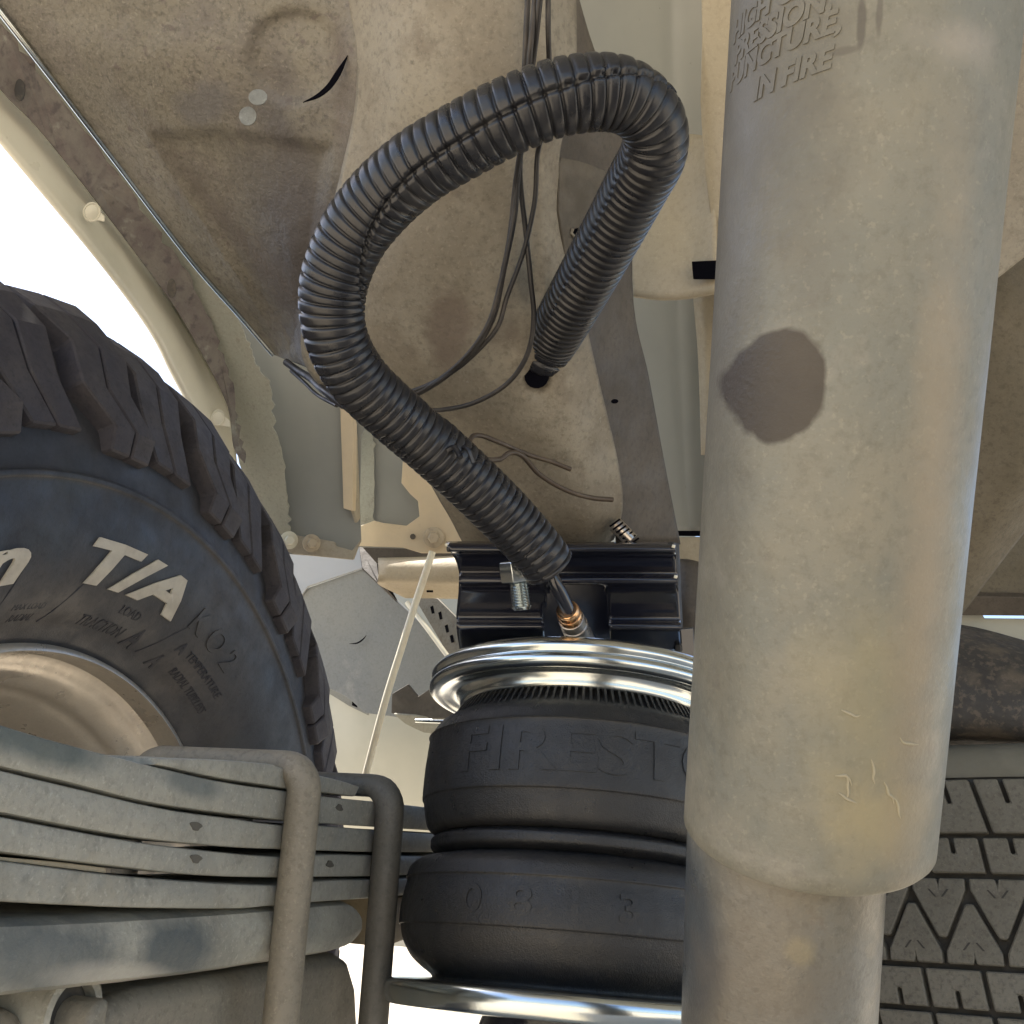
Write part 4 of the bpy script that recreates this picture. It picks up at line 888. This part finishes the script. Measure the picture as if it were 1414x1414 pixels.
# ================================================================== CORRUGATED LOOM
lm = thing('corrugated_loom', 'thick black corrugated split loom looping from the rail hole to the black bracket', 'cable loom', loc=P(740, 515, .52))
cps = [(741, 524, .525, 34), (748, 500, .515, 60), (765, 465, .505, 74), (800, 402, .47, 81), (848, 315, .432, 87), (880, 255, .408, 91), (902, 212, .390, 93), (903, 174, .379, 92), (880, 143, .372, 97), (840, 128, .368, 103), (775, 134, .366, 104), (708, 158, .368, 104),
       (640, 193, .374, 104), (574, 233, .382, 103), (520, 282, .392, 101), (482, 335, .400, 97), (460, 398, .408, 94), (463, 462, .415, 88), (492, 520, .425, 86), (540, 568, .436, 84), (592, 612, .446, 84), (645, 660, .456, 82), (698, 712, .466, 80), (740, 758, .472, 76), (758, 782, .476, 74)]
ctr = [P(x, y, d) for x, y, d, w_ in cps]; rad = [w_ / 2 / F * d for x, y, d, w_ in cps]
fp = cr(ctr, 60); fr_ = cr([(r_, 0, 0) for r_ in rad], 60)
# arclength resample
L = [0]
for i in range(1, len(fp)): L.append(L[-1] + (fp[i] - fp[i - 1]).length)
tot = L[-1]; ds = .00040; n = int(tot / ds); pp = []; rr = []; tt = []; i = 1
for k in range(n + 1):
    t = tot * k / n
    while i < len(L) - 1 and L[i] < t: i += 1
    u = (t - L[i - 1]) / max(1e-9, L[i] - L[i - 1]); pp.append(fp[i - 1].lerp(fp[i], u)); rr.append(fr_[i - 1].x * (1 - u) + fr_[i].x * u); tt.append((i - 1 + u) / 60)
T = frames(pp)
SEG = 96; vs = []; fs = []; ph = 0.
def seam_at(c):   # angle of the split line from the side facing the lens, along control index
    kn = [(0, -160), (6, -140), (7, -100), (8, -62), (9, -32), (10, -14), (11, -7), (13, 4), (14, 16), (15, 34), (16, 62), (17.2, 100), (23, 150)]
    for a, b in zip(kn, kn[1:]):
        if a[0] <= c <= b[0]: return R(a[1] + (b[1] - a[1]) * (c - a[0]) / (b[0] - a[0]))
    return R(150)
def ribf(p):
    p = p % 1.
    # flat crest, narrow valley
    if p < .66: return 1. - .10 * abs(p / .33 - 1) ** 4
    q = (p - .66) / .34
    return .90 - .45 * (1 - math.cos(2 * math.pi * q))
    return 1 - .5 * (1 - math.cos(2 * math.pi * q))
def pitch(c):
    kn = [(0, .0042), (6, .0042), (9, .0047), (11, .0052), (13, .0049), (16, .0042), (23, .0041)]
    for a, b in zip(kn, kn[1:]):
        if a[0] <= c <= b[0]: return a[1] + (b[1] - a[1]) * (c - a[0]) / (b[0] - a[0])
    return .0043
for k, p in enumerate(pp):
    c = tt[k]; ph += (tot / n) / pitch(c)
    tc = (CP - p); tc = (tc - T[k] * tc.dot(T[k])).normalized(); sd_ = T[k].cross(tc)
    sa = seam_at(c)
    for j in range(SEG):
        a = 2 * math.pi * j / SEG
        df = (a + sa + math.pi) % (2 * math.pi) - math.pi       # signed from seam
        shift = .45 * (df / math.pi) if True else 0
        h = ribf(ph + shift * .25)
        r_ = rr[k] * (.885 + .115 * h)
        if abs(df) < .07: r_ -= rr[k] * .20 * (1 - abs(df) / .10)
        elif df > 0 and df < .35 : r_ += rr[k] * .012
        # pinched spot
        dk_ = abs(c - 19.7)
        if dk_ < .35 and math.cos(a + .9) > .2: r_ -= rr[k] * .08 * (1 - dk_ / .35) * math.cos(a + .9)
        vs.append(p + r_ * (math.cos(a) * tc + math.sin(a) * sd_))
NN = len(pp)
for k in range(NN - 1):
    for j in range(SEG): fs.append([k * SEG + j, k * SEG + (j + 1) % SEG, (k + 1) * SEG + (j + 1) % SEG, (k + 1) * SEG + j])
# open end: fold inwards
last = (NN - 1) * SEG; b0 = len(vs); p = pp[-1]
for j in range(SEG): vs.append(p + (vs[last + j] - p) * .82)
b1 = len(vs)
for j in range(SEG): vs.append(pp[-22] + (vs[last + j] - p) * .80)
for j in range(SEG):
    j2 = (j + 1) % SEG
    fs.append([last + j, last + j2, b0 + j2, b0 + j]); fs.append([b0 + j, b0 + j2, b1 + j2, b1 + j])
fs.append([b1 + j for j in range(SEG)])
mk('loom_tube', vs, fs, 'loom', lm, smooth=True)
# frayed lip at the pinch
for (a, b, c) in [((655, 640, .43), (648, 622, .432), (640, 618, .436)), ((636, 632, .43), (628, 618, .434), (618, 622, .436))]:
    tube('torn_lip', cr([P(*a), P(*b), P(*c)], 4), .0012, M['loom'], lm, 6)

# ================================================================== SHOCK ABSORBER (foreground)
S0 = P(1113, 1150, .298); S1 = P(1211, -60, .257)
shz = (S1 - S0).normalized()
sfr2 = frame_from(S0, shz, CP - S0)
sh = thing('shock_absorber', 'large dusty beige shock absorber tube with a dark round stain, in the foreground', 'shock absorber', frame=sfr2)
Ls = (S1 - S0).length
def wob(o_, r_, a): return r_ * (1 + .004 * noise.noise(Vector((math.cos(a) * 1.5, math.sin(a) * 1.5, o_ * 14))))
prf = [(.004, .0321), (.0005, .0331), (0, .0341), (.0012, .0351)] + [(.0012 + (Ls + .02) * k / 60, .0351) for k in range(1, 61)]
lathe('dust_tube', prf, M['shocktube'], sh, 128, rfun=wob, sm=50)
lathe('tube_inner', [(.004, .0320), (.10, .0320), (.10, .001)], M['shocktube'], sh, 64)
# inner body
I0 = P(1083, 1190, .302); I1 = P(1069, 1500, .312)
ifr = frame_from(I1, I0 - I1, CP - I1)
Li = (I0 - I1).length
v = []; f = []; k_ = 96; n = 20
for j in range(n + 1):
    z_ = -.03 + (Li + .05) * j / n
    for k in range(k_): a = 2 * math.pi * k / k_; v.append(ifr @ Vector((.0284 * math.cos(a), .0284 * math.sin(a), z_)))
for j in range(n):
    for k in range(k_): f.append([j * k_ + k, j * k_ + (k + 1) % k_, (j + 1) * k_ + (k + 1) % k_, (j + 1) * k_ + k])
mk('inner_tube', v, f, 'shockrod', sh, smooth=True)
# stamped words
def shock_hit(x, y):
    Mi = sfr2.inverted(); o_ = Mi @ CP; d_ = (Mi.to_3x3() @ D((x - 707) / F, (707 - y) / F, 1)).normalized()
    A2 = d_.x ** 2 + d_.y ** 2; B2 = o_.x * d_.x + o_.y * d_.y; C2 = o_.x ** 2 + o_.y ** 2 - .0351 ** 2
    return o_ + d_ * ((-B2 - math.sqrt(max(0, B2 * B2 - A2 * C2))) / A2)
def shock_text(s, x, y, size, tilt):
    hit = shock_hit(x, y); ang = math.atan2(hit.y, hit.x)
    vs_, fs_ = text_geo(s, size, .0003, .12, .0003, 1); out = []
    for v in vs_:
        th_ = ang + v.x / .0351; out.append(((.0351 + v.z) * math.cos(th_), (.0351 + v.z) * math.sin(th_), hit.z + v.y + v.x * tilt))
    mk('stamped_letters', out, fs_, M['shocktube'], sh, world=False)
for s, x, y in [('HIGH GAS', 1060, 6), ('PRESSION,', 1066, 37), ('PUNCTURE,', 1064, 70), ('IN FIRE', 1088, 103)]:
    shock_text(s, x, y, .0066, .22)
X_, Y_, Z_ = D(1, 0, 0), D(0, 1, 0), D(0, 0, 1)
def SH(x, y): return sfr2 @ shock_hit(x, y)
def sp_(x, y, rx, ry, c, nz_, soft, am):
    p = SH(x, y); d = (p - CP).dot(Z_); return (p, [(X_, rx / F * d), (Y_, ry / F * d), (Z_, .1)], c, nz_, soft, am)
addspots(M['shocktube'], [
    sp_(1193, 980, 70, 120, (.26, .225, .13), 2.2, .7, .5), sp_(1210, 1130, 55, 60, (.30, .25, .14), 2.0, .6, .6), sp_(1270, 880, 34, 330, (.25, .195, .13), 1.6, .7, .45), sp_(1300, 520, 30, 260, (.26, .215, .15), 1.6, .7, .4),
    sp_(1035, 130, 80, 260, (.075, .067, .054), 1.5, .7, .8), sp_(1000, 420, 24, 420, (.085, .078, .062), 1.4, .8, .7), sp_(1190, 25, 5, 42, (.06, .052, .042), 3.5, .3, .7), sp_(1215, 12, 4, 30, (.07, .06, .05), 3.5, .3, .6), sp_(1168, 70, 18, 5, (.08, .07, .055), 3, .3, .6),  # first two paint the tube's shaded upper left edge; the rest are marks
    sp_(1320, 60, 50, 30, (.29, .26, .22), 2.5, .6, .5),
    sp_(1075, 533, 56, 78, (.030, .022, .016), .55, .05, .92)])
addspots(M['shockrod'], [(P(962, 1330, .28), [(X_, .008), (Y_, .026), (Z_, .1)], (.045, .06, .075), .9, .3, .85), (P(1100, 1305, .28), [(X_, .004), (Y_, .004), (Z_, .1)], (.30, .255, .15), 2.2, .4, .6), (P(1050, 1360, .28), [(X_, .016), (Y_, .024), (Z_, .1)], (.14, .115, .085), 2, .6, .5)])
# pale scratched crust near the lower end of the dust tube
random.seed(11)
for (x, y) in [(1195, 985), (1200, 1040), (1215, 1075), (1180, 1092), (1240, 1010), (1190, 1110), (1225, 1100), (1170, 1060)]:
    a = random.uniform(0, 6.28); pts = []
    for k in range(5):
        x += math.cos(a) * 7; y += math.sin(a) * 9; a += random.uniform(-.7, .7); h = shock_hit(x, y); pts.append(sfr2 @ (h * 1.0))
    tube('crust_streak', cr(pts, 4), .0004, M['crust'], sh, 6, rfun=lambda t: .25 + .75 * math.sin(t * math.pi))
